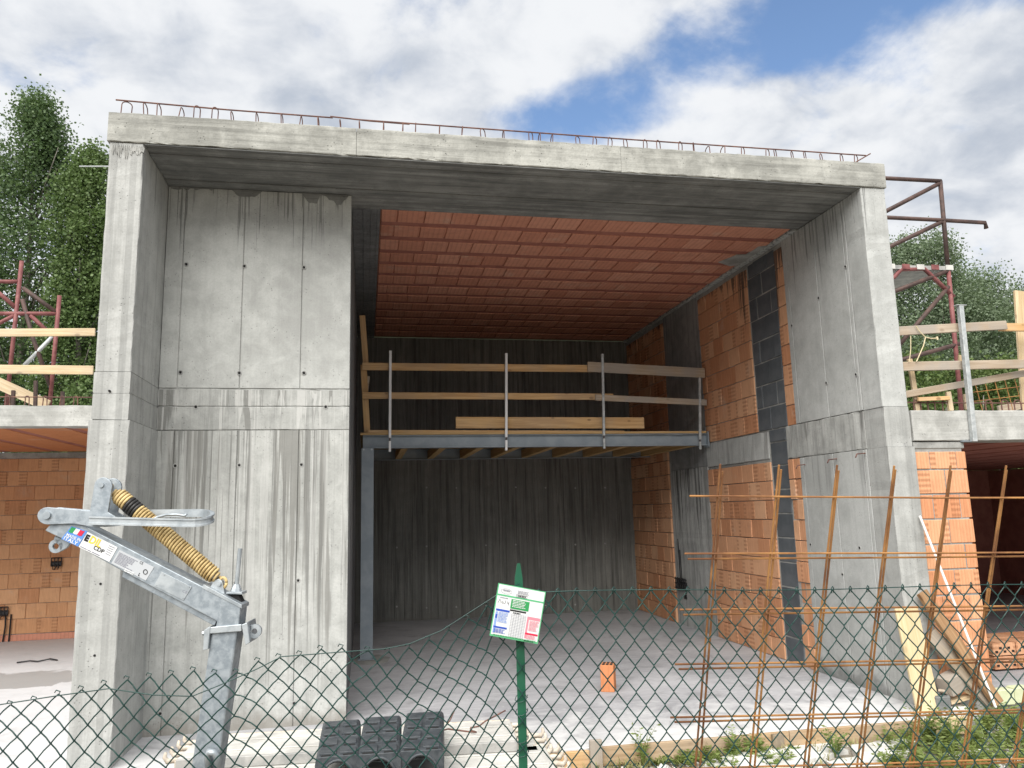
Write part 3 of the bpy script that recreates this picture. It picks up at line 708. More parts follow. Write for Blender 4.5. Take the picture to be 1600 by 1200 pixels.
# edge strips
plank('edge_batten', atY(575, 674.5, BY-.035), atY(975, 675.5, BY-.035), .038, .03, Z_, M['wood'], mz)
plank('edge_batten', atY(976, 676.5, BY-.035), atY(1066, 677.5, BY-.035), .03, .03, Z_, M['steel'], mz)
plank('edge_batten', atY(1068, 676, BY-.035), atY(1093, 676.5, BY-.035), .03, .03, Z_, M['wood_old'], mz)
tag(plank('timber_plank', atY(712, 660.5, BY+.02), atY(1006, 661, BY+.02), .14, .03, Z_, M['wood']), 'short loose toe board plank standing on the mezzanine edge', 'plank')
PYY = BY-.075
for i, (px, y0, y1, m_, lb) in enumerate(((610, 548, 706, 'white', 'whitish square guard post clamped to the mezzanine beam, nearest the grey steel column'), (791, 552, 704, 'white', 'whitish square guard post clamped to the middle of the mezzanine beam'), (944, 553, 701, 'galv_dull', 'galvanised guard post clamped to the mezzanine beam where the fresh and old rails overlap'), (1094, 590, 702, 'galv_dull', 'short dark guard post on the mezzanine beam against the block wall'))):
    a = atY(px-1 if i == 0 else px, y1, PYY); c = atY(px+(2 if i == 3 else 0)-(3 if i > 1 else 0), y0, PYY)
    g = empty('guardrail_post', (a.x, a.y, a.z), lb, 'guard post', 'guard posts on the mezzanine')
    hh = c-a; foot = a+hh*.135
    b_ = MB(); b_.beam(foot, c, .03, .03, Y_, .003); b_.build('upright', M[m_], g)
    b_ = MB(); b_.beam(a, a+hh*.105, .027, .027, Y_, .003); b_.build('clamp_jaw', M[m_], g)
    b_ = MB(); b_.beam(a+hh*.1, foot, .014, .014, Y_, .002); b_.tube([a+Vector((0, .0, .01)), a+Vector((0, .05, .012))], .008, 6); b_.build('clamp_screw', M['brown_tube'], g)
def rail(p0, p1, Y, wdt, mat, lb, thk=.026, name='guardrail_plank', cat='plank', group=None, up=Z_):
    o = plank(name, atY(*p0, Y), atY(*p1, Y), wdt, thk, up, mat); tag(o, lb, cat, group); return o
RYY = BY-.042
rail((566, 572.5), (932, 576), RYY, .088, M['wood'], 'upper fresh yellow rail of the mezzanine guardrail')
rail((566, 618), (958, 620), RYY, .078, M['wood'], 'lower fresh yellow rail of the mezzanine guardrail')
rail((918, 573), (1101, 583), RYY-.028, .125, M['wood_old'], 'upper grey weathered rail overlapping the fresh one on the mezzanine')
rail((930, 621), (1104, 629), RYY-.028, .075, M['wood_old'], 'lower grey weathered rail of the mezzanine guardrail')
rail((566, 493), (572, 575), BY+.06, .068, M['wood'], 'tall thin upright board at the left end of the mezzanine guardrail', up=X_)
rail((568, 570), (574, 682), BY+.025, .072, M['wood'], 'short upright board carrying the left ends of the mezzanine rails', up=X_)
rail((576, 588), (573, 614), BY+.07, .03, M['wood_old'], 'splintered short grey stick behind the left rail upright', up=X_)

# black conduit boxes on the inner column
eb = MB(); c = atX(1065, 912, XRi-.03)
for k in range(3):
    for s in range(2): eb.tube([(XRi-.03-.03*s, c.y-.16, c.z-.06+.06*k), (XRi-.03-.03*s, c.y+.16, c.z-.06+.06*k)], .009, 5)
for k in range(6): eb.tube([(XRi-.045, c.y-.16+.064*k, c.z-.08), (XRi-.045, c.y-.16+.064*k, c.z+.08)], .009, 5)
eb.box(XRi-.012, c.y-.13, c.z-.02, XRi-.0045, c.y+.13, c.z+.02, .003)
for s in (0, .05): eb.tube([(XRi-.012, c.y+.02+s, c.z+.05), (XRi-.012, c.y+.04+s, c.z+.45+s*3)], .006, 5)
eb.box(XRi-.015, c.y-.1, c.z-.2, XRi-.0045, c.y-.02, c.z-.14, .003)
tag(eb.build('electrical_box', M['cable']), 'black double electrical box with two conduits on the inner concrete column of the hall', 'electrical box')

# hollow block on the floor
hb = empty('hollow_brick', tuple(atZ(955, 1081, 0)), 'single orange hollow block standing on end on the hall floor', 'brick')
c = hb.location; rz = Matrix.Rotation(R(-24), 3, 'Z')
ux, uy = rz @ X_, rz @ Y_
V, Fc = cbox(.118, .16, .235, .004)
o = piece('block_body', (.118, .17, .225), c+Vector((0, .07, .1125)), (ux, uy, Z_), M['tile_wing'], hb)
for i in range(3):
    for j in range(2):
        piece('hollow', (.022, .05, .004), c+Vector((0, .07, .2262))+ux*(-.034+.034*i)+uy*(-.036+.072*j), (ux, uy, Z_), M['hole'], hb, .001)

# ------------------------------------------------------------------ slab edge boards, stakes, debris
FY = -.392
def board(x0, x1, zt, hgt, mat, lb, yy=FY):
    tag(plank('formwork_board', (x0, yy, zt-hgt/2), (x1, yy, zt-hgt/2), hgt, .03, Z_, mat), lb, 'board')
board(.55, .83, -.012, .12, M['wood'], 'short fresh yellow formwork board at the slab edge beside the scaffold decks')
board(.915, 2.30, .002, .12, M['wood_form'], 'long weathered formwork board along the front edge of the slab')
board(2.305, 3.30, .002, .125, M['wood_form'], 'brown formwork board along the slab edge behind the rusty mesh')
board(3.305, 3.78, .002, .12, M['wood_pale'], 'pale end formwork board at the slab corner below the yellow panel')
for x, m_, lb, top in ((.868, 'wood_old', 'grey wooden stake standing at the slab edge between two boards', .06), (2.20, 'wood_mud', 'brown wooden stake against the slab edge board behind the mesh', -.002), (3.42, 'wood_pale', 'pale wooden stake at the slab corner board', .0)):
    tag(plank('wooden_stake', (x, FY-.032, -.25), (x, FY-.032, top), .085, .032, X_, M[m_]), lb, 'stake')
# yellow shuttering panel against the right pillar
tag(plank('shutter_panel', (3.60, -.19, .0), (3.615, -.03, .745), .205, .022, X_, M['wood_yellow']), 'yellow shuttering board standing against the front of the right pillar', 'board')
# leaning planks and strip between pillar and pier
tag(plank('leaning_plank', atY(1440, 925, -.06), atY(1560, 1100, -.32), .10, .035, Vector((1, .3, .6)), M['wood_brown']), 'upper brown plank leaning down from the right pillar to the weeds', 'plank')
tag(plank('leaning_plank', atY(1452, 990, -.08), atY(1552, 1102, -.26), .12, .05, Vector((.8, .2, .7)), M['wood_mud']), 'lower muddy beam leaning beside the right pillar', 'plank')
tag(plank('white_strip', atY(1437, 806, -.03), atY(1556, 1106, -.36), .018, .014, X_, M['pvc']), 'thin white strip leaning across the orange block pier', 'strip')
tag(piece('grey_bucket_block', (.13, .15, .16), atY(1466, 1105, -.13)+Vector((0, 0, .02)), (X_, Y_, Z_), M['soffit'], None, .012), 'dark grey mortar lump at the foot of the right pillar', 'mortar lump')
wb = [(1488, 1066, .20, .13, .13, 12, -15, 'wood_old', 'squared grey timber offcut on top of the wood scrap pile'),
      (1510, 1080, .26, .05, .03, -20, 30, 'wood_pale', 'pale thin offcut sloping right on the wood scrap pile'),
      (1500, 1092, .24, .06, .03, 8, -6, 'wood_pale', 'pale flat offcut lying across the wood scrap pile'),
      (1478, 1086, .22, .05, .02, 35, 28, 'wood_old', 'grey thin offcut leaning left of the wood scrap pile'),
      (1525, 1090, .17, .05, .03, -60, -55, 'wood_pale', 'pale stub standing at the right of the wood scrap pile'),
      (1535, 1084, .13, .06, .03, 70, 60, 'pvc', 'white upright chip in the wood scrap pile'),
      (1492, 1106, .22, .09, .03, 5, 3, 'rubble', 'white broken tile lying in front of the wood scrap pile')]
for px, py, l_, w_, t_, a, e, m_, lb in wb:
    c = atY(px, py, -.14); Mx = Matrix.Rotation(R(a), 3, 'Z') @ Matrix.Rotation(R(e), 3, 'Y')
    c.z = max(c.z, GZ+.02); tag(piece('timber_offcut', (l_, w_, t_), c, (Mx @ X_, Mx @ Y_, Mx @ Z_), M[m_], None, .004), lb, 'offcut')
# brick pack and green boards in the right wing
bp = empty('brick_pack', (5.5, 1.2, 0), 'stacked pack of perforated orange bricks on the right wing floor', 'brick stack')
for lay in range(2):
    for i in range(4):
        for j in range(2):
            piece('brick', (.245, .25, .115), Vector((5.3+.252*i, 1.0+.256*j, .063+.125*lay)), (X_, Y_, Z_), M['brick'], bp, .005, .01)
            for k in range(5): piece('perforation', (.028, .004, .02), Vector((5.3+.252*i-.09+.045*k, .8735, .043+.125*lay+.032*(k % 2))), (X_, Y_, Z_), M['hole'], bp, .0005) if j == 0 else None
for k, (px, py) in enumerate(((1566, 1088), (1592, 1084))):
    c = atY(px, py, -.02); c.z = max(c.z, GZ+.06)
    tag(piece('insulation_board', (.155, .09, .12), c, (X_, Y_, Z_), M['lime'], None, .006, .02), 'pale green insulation block on the ground, %s' % ('nearer the orange pier' if k == 0 else 'at the right picture edge'), 'insulation')
# white slabs of rubble
def slab_piece(pts, z0, th, lb):
    poly = []
    for i, (px, py) in enumerate(pts):
        a = atZ(px, py, GZ+z0); c2 = atZ(*pts[(i+1) % len(pts)], GZ+z0)
        for k in range(5): q = a.lerp(c2, k/5); poly.append(Vector((q.x+rnd.gauss(0, .012), q.y+rnd.gauss(0, .012), GZ-.01)))
    b = MB(); b.prism(poly[::-1], (0, 0, th+.01)); tag(b.build('concrete_rubble', M['rubble'], recalc=True), lb, 'rubble')
slab_piece([(1100, 1192), (1180, 1172), (1290, 1160), (1325, 1172), (1240, 1196), (1130, 1215)], .03, .035, 'largest flat slab of white rubble in front of the slab edge')
slab_piece([(1330, 1166), (1400, 1155), (1432, 1160), (1420, 1178), (1345, 1184)], .03, .04, 'flat slab of white rubble near the brown formwork board')
slab_piece([(1290, 1192), (1370, 1180), (1400, 1190), (1330, 1212)], .02, .03, 'small white rubble slab half hidden by weeds')
slab_piece([(1480, 1180), (1530, 1172), (1540, 1180), (1500, 1192)], .02, .03, 'white rubble chip among the weeds at the right')
# gravel
b = MB()
def stone(c, r):
    o = len(b.v); n = 5
    for k in range(n):
        a = 2*math.pi*k/n+rnd.random(); q = r*rnd.uniform(.7, 1.2); b.v.append((c.x+q*math.cos(a), c.y+q*math.sin(a), c.z))
    b.v.append((c.x+rnd.uniform(-.3, .3)*r, c.y+rnd.uniform(-.3, .3)*r, c.z+r*rnd.uniform(.5, .9)))
    for k in range(n): b.f.append([o+k, o+(k+1) % n, o+n]); b.mi.append(0 if rnd.random() < .6 else 1)
for _ in range(5200):
    x = rnd.uniform(.2, 5.2); y = rnd.uniform(-1.7, -.42) if x < 3.9 else rnd.uniform(-1.7, .0)
    stone(Vector((x, y, GZ-.004)), rnd.choice((.008, .012, .016, .024))*rnd.uniform(.7, 1.4))
tag(b.build('gravel', [M['rubble'], M['patch']]), 'grey and white gravel strewn in front of the slab', 'gravel', kind='stuff')

# ------------------------------------------------------------------ foliage helpers
def leaves(b, c, n, sx, sz, ls, droop=.3):
    for _ in range(n):
        p = Vector((c[0]+rnd.gauss(0, sx), c[1]+rnd.gauss(0, sx), c[2]+rnd.gauss(0, sz)))
        a = rnd.uniform(0, 6.283); e = rnd.gauss(-droop, .6)
        u = Vector((math.cos(a)*math.cos(e), math.sin(a)*math.cos(e), math.sin(e))); v = u.cross(Vector((rnd.gauss(0, 1), rnd.gauss(0, 1), rnd.gauss(0, 1)))).normalized()
        l_ = ls*rnd.uniform(.6, 1.3); w_ = l_*.42
        o = len(b.v); b.v += [tuple(p), tuple(p+u*l_*.5+v*w_), tuple(p+u*l_), tuple(p+u*l_*.5-v*w_)]
        b.f.append([o, o+1, o+2, o+3]); b.mi.append(0)
def tree(name, x, y, z0, top, rad, leaf, lb, nclump, per, ls, shape='poplar', gap=.0, lowf=.08, stems=1):
    root = empty(name, (x, y, z0), lb, 'tree'); h = top-z0
    tr = MB(); cr = MB()
    for s_ in range(stems):
        ox, oy = (0, 0) if stems == 1 else (rnd.uniform(-.4, .4)*rad, rnd.uniform(-.3, .3)*rad)
        path = [Vector((x+ox*k/6*1.2+rnd.gauss(0, .05), y+oy*k/6*1.2+rnd.gauss(0, .05), z0+h*(.96 if stems == 1 else .85)*k/6)) for k in range(7)]
        tr.tube(path, [max(.012, .013*h*(1-k/6.3)/math.sqrt(stems)) for k in range(7)], 8)
        for k in range(int(16/stems)+6):
            f = rnd.uniform(.12, .9); i = int(f*6); p = path[i].lerp(path[min(i+1, 6)], f*6-i); a = rnd.uniform(0, 6.283)
            rr = rad*rnd.uniform(.4, .85)*(1-f*.5); upk = 1.6 if shape == 'poplar' else .7
            q = p+Vector((math.cos(a)*rr, math.sin(a)*rr, rr*upk)); q.z = min(q.z, top-.3)
            tr.tube([p, p.lerp(q, .5)+Vector((0, 0, -.05*rr)), q], [.0045*h*(1-f*.7), .003*h*(1-f*.7), .008], 5)
    ph = [rnd.uniform(0, 6.28) for _ in range(5)]
    for _ in range(nclump):
        f = rnd.uniform(lowf, 1) if shape != 'poplar' else lowf+(1-lowf)*rnd.random()**.9
        a = rnd.uniform(0, 6.283)
        env = (math.sin(min(1, (1-f)*3.3)*1.5708)**.8*(.78+.22*math.sin(f*13+ph[0])) if shape == 'poplar' else math.sqrt(max(0., 1-((f-.5)/.52)**2)))
        env *= 1+.20*math.sin(3*a+f*9+ph[1])+.12*math.sin(5*a-f*15+ph[2])
        rr = rad*env*rnd.random()**.42
        c = (x+rr*math.cos(a), y+rr*math.sin(a), z0+h*f)
        if gap and math.sin(c[0]*2.7+ph[3])*math.sin(c[2]*1.5+ph[4]) > 1-gap: continue
        leaves(cr, c, per, .11+.045*rad, .15+.05*rad, ls)
    tr.build('trunk', M['bark'], root, True); cr.build('crown', M[leaf], root); return root
tree('poplar_tree', -9.6, 16, -.2, 12.95, 2.3, 'leaf1', 'tallest dense poplar behind the left wing', 560, 150, .078, gap=.42)
tree('poplar_tree', -7.8, 15, -.2, 11.1, 1.15, 'leaf2', 'lighter slender poplar touching the left concrete wall', 380, 165, .075, gap=.14)
tree('poplar_tree', -11.7, 17, -.2, 12.9, 1.7, 'leaf1', 'poplar cut by the left picture edge', 400, 150, .078, gap=.38)
tree('poplar_tree', -8.7, 19.5, -.2, 10.2, 1.5, 'leaf1', 'dark poplar standing behind the gap between the two front poplars', 260, 130, .09, gap=.3)
def bush(name, x, y, z0, top, rad, leaf, lb, n, per, ls, cat='bush'):
    root = empty(name, (x, y, z0), lb, cat); cr = MB(); tr = MB(); h = top-z0
    for k in range(7):
        a = rnd.uniform(0, 6.28); tr.tube([(x+rnd.gauss(0, .1), y, z0), (x+rad*.4*math.cos(a), y+rad*.4*math.sin(a), z0+h*.5), (x+rad*.6*math.cos(a), y+rad*.6*math.sin(a), z0+h*.8)], [.05, .03, .012], 5)
    for _ in range(n):
        f = rnd.random(); a = rnd.uniform(0, 6.283); rr = rad*math.sqrt(max(0., 1-((f-.35)/.68)**2))*rnd.random()**.4*(1+.25*math.sin(3*a+f*7))
        leaves(cr, (x+rr*math.cos(a), y+rr*math.sin(a), z0+h*f), per, .09+.05*rad, .09+.05*rad, ls)
    tr.build('stem', M['bark'], root, True); cr.build('crown', M[leaf], root); return root
def treeR(px, py, Y, rad, lb, n, per, ls, leaf='leaf3', z0=0., **k):
    q = atY(px, py, Y); tree('willow_tree', q.x, Y, z0, q.z, rad, leaf, lb, n, per, ls, shape='round', **k)
treeR(1440, 385, 15, 2.3, 'tall pale leaved tree just right of the hall', 470, 170, .075, lowf=.15, stems=3)
treeR(1530, 440, 16, 2.4, 'pale leaved tree behind the galvanised guard post at the right', 430, 170, .075, lowf=.12, stems=3)
treeR(1605, 490, 17, 2.7, 'broad tree at the right picture edge', 360, 160, .078, lowf=.1, stems=3)
treeR(1485, 490, 22, 4.2, 'wide dark tree filling the gap behind the right trees', 420, 120, .12, 'leaf1', lowf=.1, stems=2)
for px, py, Y, rad, lb in ((1420, 560, 11, 1.3, 'dark leafy bush against the right side of the hall'), (1490, 565, 12, 1.5, 'leafy bush behind the leaning upright boards on the right roof'), (1560, 570, 11.5, 1.5, 'bright leafy bush behind the rusty roof mesh'), (1625, 545, 12, 1.5, 'leafy bush at the right picture edge')):
    q = atY(px, py, Y); bush('leafy_bush', q.x, Y, 0, q.z, rad, 'leaf4', lb, 170, 100, .08)
# distant hill with woodland
b = MB(); n = 40
for i in range(n+1):
    x = -260+520*i/n
    for k, (yy, hh) in enumerate(((70, 0), (110, 10), (170, 19), (260, 22))):
        b.v.append((x, yy+6*math.sin(i*1.3+k), GZ-.2+hh*(.35+.75/(1+math.exp(-(x-10)/30)))*(1+.18*math.sin(i*.9+k))))
for i in range(n):
    for k in range(3): b.f.append([i*4+k, (i+1)*4+k, (i+1)*4+k+1, i*4+k+1]); b.mi.append(0)
tag(b.build('hill', M['leaf4'], smooth=True), kind='structure')

# weeds
b = MB()
def weed(c, h, n, spread, feather=True):
    for _ in range(n):
        a = rnd.uniform(0, 6.283); s = spread*rnd.uniform(.3, 1); hh = h*rnd.uniform(.5, 1.1)
        p0 = Vector(c); p1 = p0+Vector((math.cos(a)*s*.35, math.sin(a)*s*.35, hh*.6)); p2 = p0+Vector((math.cos(a)*s, math.sin(a)*s, hh))
        sd_ = Vector((-math.sin(a), math.cos(a), 0))*.0035; o = len(b.v)
        b.v += [tuple(p0-sd_), tuple(p0+sd_), tuple(p1+sd_), tuple(p1-sd_), tuple(p2)]; b.f += [[o, o+1, o+2, o+3], [o+3, o+2, o+4]]; b.mi += [0, 0]
        if feather:
            for k in range(9):
                f = .25+.75*k/9; q = p0.lerp(p1, f*2) if f < .5 else p1.lerp(p2, f*2-1); sgn = 1 if k % 2 else -1
                dv = (Vector((-math.sin(a), math.cos(a), 0))*sgn+Vector((math.cos(a), math.sin(a), .5))*.5).normalized(); l_ = rnd.uniform(.02, .05); wv = Vector((rnd.gauss(0, 1), rnd.gauss(0, 1), rnd.gauss(0, 1))).cross(dv).normalized()*l_*.16
                o = len(b.v); b.v += [tuple(q), tuple(q+dv*l_*.5+wv), tuple(q+dv*l_), tuple(q+dv*l_*.5-wv)]; b.f.append([o, o+1, o+2, o+3]); b.mi.append(0)
for _ in range(170):
    px = rnd.uniform(1380, 1690); py = rnd.uniform(1120, 1215)
    if px < 1470 and py < 1150: continue
    c = atZ(px, py, GZ); 
    if c.y > -.45 and c.x < 4.0: continue
    weed(c, rnd.uniform(.05, .16), 6, .09)
for _ in range(32):
    px = rnd.uniform(1010, 1240); py = rnd.uniform(1168, 1210)
    c = atZ(px, py, GZ)
    if c.y > -.43: c.y = -.44
    weed(c, rnd.uniform(.04, .11), 5, .07)
tag(b.build('grass', M['weed']), 'low feathery green weeds growing over the rubble', 'weeds', kind='stuff')
b = MB()
for _ in range(150):
    px = rnd.uniform(880, 1690); py = rnd.uniform(1130, 1212); c = atZ(px, py, GZ)
    if c.y > -.45 and c.x < 4.0: c.y = -.46
    weed(c, rnd.uniform(.03, .10), 4, .10, False)
tag(b.build('dry_grass', M['dry']), 'straw coloured dry grass between the weeds and gravel', 'dry grass', kind='stuff')
def weed_plant(px, py, h, lb, n=16):
    global b
    b = MB(); c = atZ(px, py, GZ)
    if c.y > -.43 and c.x < 4: c.y = -.45
    weed(c, h, n, h*.6); tag(b.build('weed_plant', M['weed']), lb, 'weed', 'tall weeds by the slab')
weed_plant(985, 1180, .26, 'slim weed rising above the long formwork board near the standing block', 10)
weed_plant(1140, 1180, .20, 'bushy weed at the slab edge behind the leftmost mesh bars')
weed_plant(1170, 1178, .17, 'lower bushy weed just right of the one behind the leftmost mesh bars')
weed_plant(1305, 1185, .22, 'spreading weed in front of the white rubble slab', 20)
weed_plant(1450, 1165, .26, 'full green weed below the yellow board', 34)
weed_plant(1490, 1175, .30, 'tallest full green weed right of the yellow board', 40)
weed_plant(1540, 1150, .22, 'green weed in front of the wood scraps', 30)
weed_plant(1590, 1160, .26, 'green weed at the right picture edge', 30)

# ------------------------------------------------------------------ roof edge of the left wing
SL = 2.80
sc = empty('scaffold', (-4.7, 4.5, SL), 'red steel scaffold frame on the left wing roof', 'scaffold')
def tubes(parent, segs, Y, mats, r=.026, names='tube'):
    for pts, mk, nm in segs:
        q = [atY(x, y, Y) for x, y in pts]; MB().tube(q, r, 8).build(nm, M[mk], parent, True)
tubes(sc, [([(34, 408), (9, 640)], 'red', 'post'), ([(93, 462), (77, 640)], 'red', 'post'), ([(-30, 440), (29, 440)], 'red', 'ledger'), ([(-30, 490), (89, 490)], 'red', 'ledger'),
           ([(36, 450), (88, 488)], 'brown_tube', 'brace'), ([(-20, 442), (24, 480)], 'red', 'brace'), ([(48, 493), (74, 518)], 'red', 'brace'), ([(-15, 512), (22, 493)], 'red', 'brace'), ([(35, 468), (52, 530), (78, 602)], 'brown_tube', 'brace'), ([(82, 526), (38, 571)], 'galv_dull', 'brace')], 4.5, None)
rail((-60, 520.5), (149, 519), 3.12, .085, M['wood_pale'], 'upper pale guard plank on the left wing roof')
rail((-60, 576.5), (146, 578.5), 3.12, .095, M['wood_pale'], 'lower pale guard plank on the left wing roof')
rail((-40, 582), (75, 634), 3.9, .13, M['wood_pale'], 'pale plank sloping down to the left wing roof')
for px, y0, lb in ((20, 610, 'short brown steel stub beside the first scaffold post'), (55, 595, 'taller brown steel upright between the two scaffold posts'), (97, 612, 'short brown steel stub right of the second scaffold post')):
    a = atY(px, 640, 3.5); c = atY(px+1, y0, 3.5); bb = MB(); bb.beam(a, c, .035, .035, Y_, .003); bb.beam(a+Vector((0, 0, .0)), a+Vector((0, 0, .012)), .07, .07, Y_, .002); tag(bb.build('steel_stub', M['brown_tube']), lb, 'steel stub')
lr = empty('edge_rebar', (-4, 3.1, SL), 'thin rusty edge bar with hoops along the left wing roof', 'rebar')
MB().tube([(-9, 3.1, SL+.10), (-5, 3.1, SL+.105), (XL-.03, 3.1, SL+.10)], .006, 5).build('bar', M['rust_dark'], lr)
for px in (-20, 12, 42, 70, 97, 118):
    x = atY(px, 625, 3.1).x; MB().tube([(x-.02, 3.1, SL-.02), (x-.015, 3.1, SL+.09)]+[(x+.0-.02*math.cos(a*.6), 3.1, SL+.09+.025*math.sin(a*.6)) for a in range(6)]+[(x+.025, 3.1, SL-.02)], .006, 5).build('hoop', M['rust_dark'], lr)

# a thin rod poking out of the hall's left wall in front of the poplars
tag(MB().tube([atY(124, 260, 2.), atY(172, 260, 2.)], .006, 6).build('steel_rod', M['galv_dull']), 'thin rod sticking out of the left concrete wall high up', 'rod')

# ------------------------------------------------------------------ roof edge of the right wing
SR = 2.358
sc = empty('scaffold', (6.15, 2, SR), 'dark red scaffold frame with deck beside the right hall wall', 'scaffold')
tubes(sc, [([(1469, 283), (1481, 418)], 'brown_tube', 'post'), ([(1481, 417), (1504, 660)], 'red', 'post'), ([(1355, 277), (1470, 283)], 'brown_tube', 'ledger'), ([(1350, 348), (1467, 287)], 'brown_tube', 'brace'), ([(1350, 338), (1471, 344), (1539, 348), (1541, 357)], 'brown_tube', 'ledger'),
           ([(1360, 400), (1471, 347)], 'brown_tube', 'brace'), ([(1370, 452), (1398, 432), (1408, 421), (1444, 420), (1490, 464)], 'red', 'arch_brace'), ([(1370, 466), (1484, 422)], 'brown_tube', 'brace'), ([(1400, 545), (1482, 448)], 'brown_tube', 'brace'), ([(1380, 570), (1500, 537)], 'brown_tube', 'brace')], 2., None)
a0 = atY(1360, 413, 1.98); a1 = atY(1487, 416, 1.98)
dk = MB(); dk.prism([a0, a1, a1+Vector((0, 1.5, 0)), a0+Vector((0, 1.5, 0))], (0, 0, -.05)); dk.build('deck', M['deck_side'], sc, recalc=True)
for k in range(5):
    q = a0.lerp(a1, .2+.18*k); bb = MB(); bb.box(q.x, q.y-.012, q.z-.05, q.x+.10, q.y-.002, q.z+.012, .003); bb.build('hook', M['red' if k % 2 else 'deck'], sc)
g = empty('guardrail_post', tuple(atY(1521, 688, -.03)), 'galvanised guard post clamped to the right wing roof edge', 'guard post')
a = atY(1522, 690, -.03); c = atY(1500, 478, -.03); bb = MB(); bb.beam(a, c, .042, .042, Y_, .003); bb.build('upright', M['galv_dull'], g)
bb = MB(); bb.beam(c+Vector((-.05, 0, .004)), c+Vector((.05, 0, .004)), .045, .006, Z_, .001); bb.build('top_plate', M['galv_dull'], g)
bb = MB(); bb.box(a.x-.10, -.028, a.z+.0, a.x+.02, .03, a.z+.008, .002); bb.build('clamp_jaw', M['steel'], g)
rail((1395, 518), (1572, 508), .03, .078, M['wood_old'], 'upper weathered guard plank on the right wing roof')
rail((1560, 511), (1680, 513), .07, .072, M['wood'], 'fresh orange plank end at the right edge, lapped behind the weathered one')
rail((1400, 573), (1680, 567), .03, .078, M['wood_old'], 'middle weathered guard plank on the right wing roof')
rail((1405, 618), (1680, 569), .12, .06, M['wood_old'], 'sloping weathered plank on the right wing roof')
rail((1434, 624), (1483, 622), .10, .034, M['wood'], 'short orange batten between two upright boards on the right roof')
rail((1421, 561), (1434, 642), .15, .045, M['wood_pale'], 'tall pale upright board next to the right concrete pillar', up=X_)
rail((1481, 612), (1486, 642), .13, .045, M['wood_pale'], 'short pale upright board left of the galvanised guard post', up=X_)
rail((1507, 616), (1510, 640), .2, .02, M['wood_pale'], 'thin pale stick beside the foot of the galvanised guard post', up=X_)
rail((1500, 555), (1501, 575), .09, .03, M['wood_pale'], 'tiny pale wood stub above the middle roof plank', up=X_)
rail((1593, 455), (1606, 650), .25, .12, M['wood_pale'], 'broad pale post cut by the right picture edge', up=X_)
rail((1560, 640), (1680, 618), 1.2, .08, M['wood_old'], 'grey board lying on the right wing roof behind the mesh')
rp = MB(); P1 = lambda x, y: atY(x, y, .0)
rp.tube([P1(1431, 509), P1(1437, 518), P1(1446, 527)], .005, 5); rp.tube([P1(1446, 527), P1(1455, 529), P1(1464, 528.5)], .005, 5); rp.tube([P1(1446, 527), P1(1443, 540), P1(1432, 565)], .005, 5); rp.tube([P1(1423, 525), P1(1423, 545), P1(1421, 565)], .004, 5); rp.tube([P1(1464, 526), P1(1465, 531)], .009, 5)
tag(rp.build('rope', M['rope']), 'knotted pale rope hanging from the right roof plank', 'rope')
er = empty('edge_rebar', (5, .12, SR), 'rusty edge bar with hoops along the right wing roof', 'rebar')
MB().tube([(XR+.03, .13, SR+.085), (5, .13, SR+.08), (7, .13, SR+.08)], .006, 5).build('bar', M['rust_dark'], er)
for px in (1433, 1455, 1478, 1545, 1570, 1590):
    x = atY(px, 632, .13).x; MB().tube([(x-.035, .13, SR-.02), (x-.035, .13, SR+.08)]+[(x-.035*math.cos(a*.6283), .13, SR+.08+.03*math.sin(a*.6283)) for a in range(6)]+[(x+.035, .13, SR-.02)], .006, 5).build('hoop', M['rust_dark'], er)
rm = empty('rebar_mesh', (6.2, 1.0, SR), 'rusty wire mesh standing on the right wing roof behind the sloping plank', 'rebar mesh')
for k in range(8):
    a = atY(1520+16*k, 645, .9); MB().tube([a, a+Vector((-.03, .03, .35))], .004, 5).build('bar', M['rust'], rm)
for k in range(3):
    a = atY(1515, 628-16*k*.9, .9); MB().tube([a, a+Vector((1.1, 0, .12))], .004, 5).build('bar', M['rust'], rm)

# ------------------------------------------------------------------ leaning reinforcement meshes by the fence
def mesh_sheet(o, az, lean, rot, ni, nj, mat_sp, i0, j0, lb, rows, cols):
    a, l_, ro = R(az), R(lean), R(rot)
    U = Vector((math.cos(a), -math.sin(a), 0)); N = Vector((-math.sin(a), -math.cos(a), 0)); V = Z_*math.cos(l_)+N*math.sin(l_)
    U2 = U*math.cos(ro)-V*math.sin(ro); V2 = V*math.cos(ro)+U*math.sin(ro); o = Vector(o)
    zb = o-V2*(o.z-GZ)/V2.z
    root = empty('rebar_mesh', (zb.x+U2.x*.5, zb.y, GZ), lb, 'rebar mesh', 'rusty meshes leaning on the fence')
    jmax = (o.z-GZ-.01)/(V2.z*.2)
    for i in cols:
        p0 = o+U2*(.2*i)+V2*(.108+rnd.uniform(-.004, .004)); k = max(0., (p0.z-U2.z*0-GZ-.005)/V2.z); p1 = p0-V2*k
        MB().tube([p0, p0.lerp(p1, .4)+N*rnd.uniform(-.003, .003), p1], .0036, 6).build('vertical_bar', M['rust'], root)
    for j in rows:
        if o.z-V2.z*.2*j < GZ+.05: continue
        p0 = o-V2*(.2*j)-U2*(.098+.002*j)+N*.0085; p1 = p0+U2*1.75
        MB().tube([p0, p0.lerp(p1, .5)-Z_*rnd.uniform(0, .004), p1], .0036, 6).build('horizontal_bar', M['rust'], root)
mesh_sheet((.475, -3.344, 1.63), 5.84, 19.66, 1.54, 0, 0, .2, 0, 0, 'front rusty reinforcing mesh leaning on the fence, the one with the top bar', range(0, 9), range(0, 8))
mesh_sheet((.492, -3.325, 1.612), 5.84, 19.3, 1.3, 0, 0, .2, 0, 0, 'rear rusty reinforcing mesh leaning on the fence just behind the front one', range(1, 9), range(0, 8))

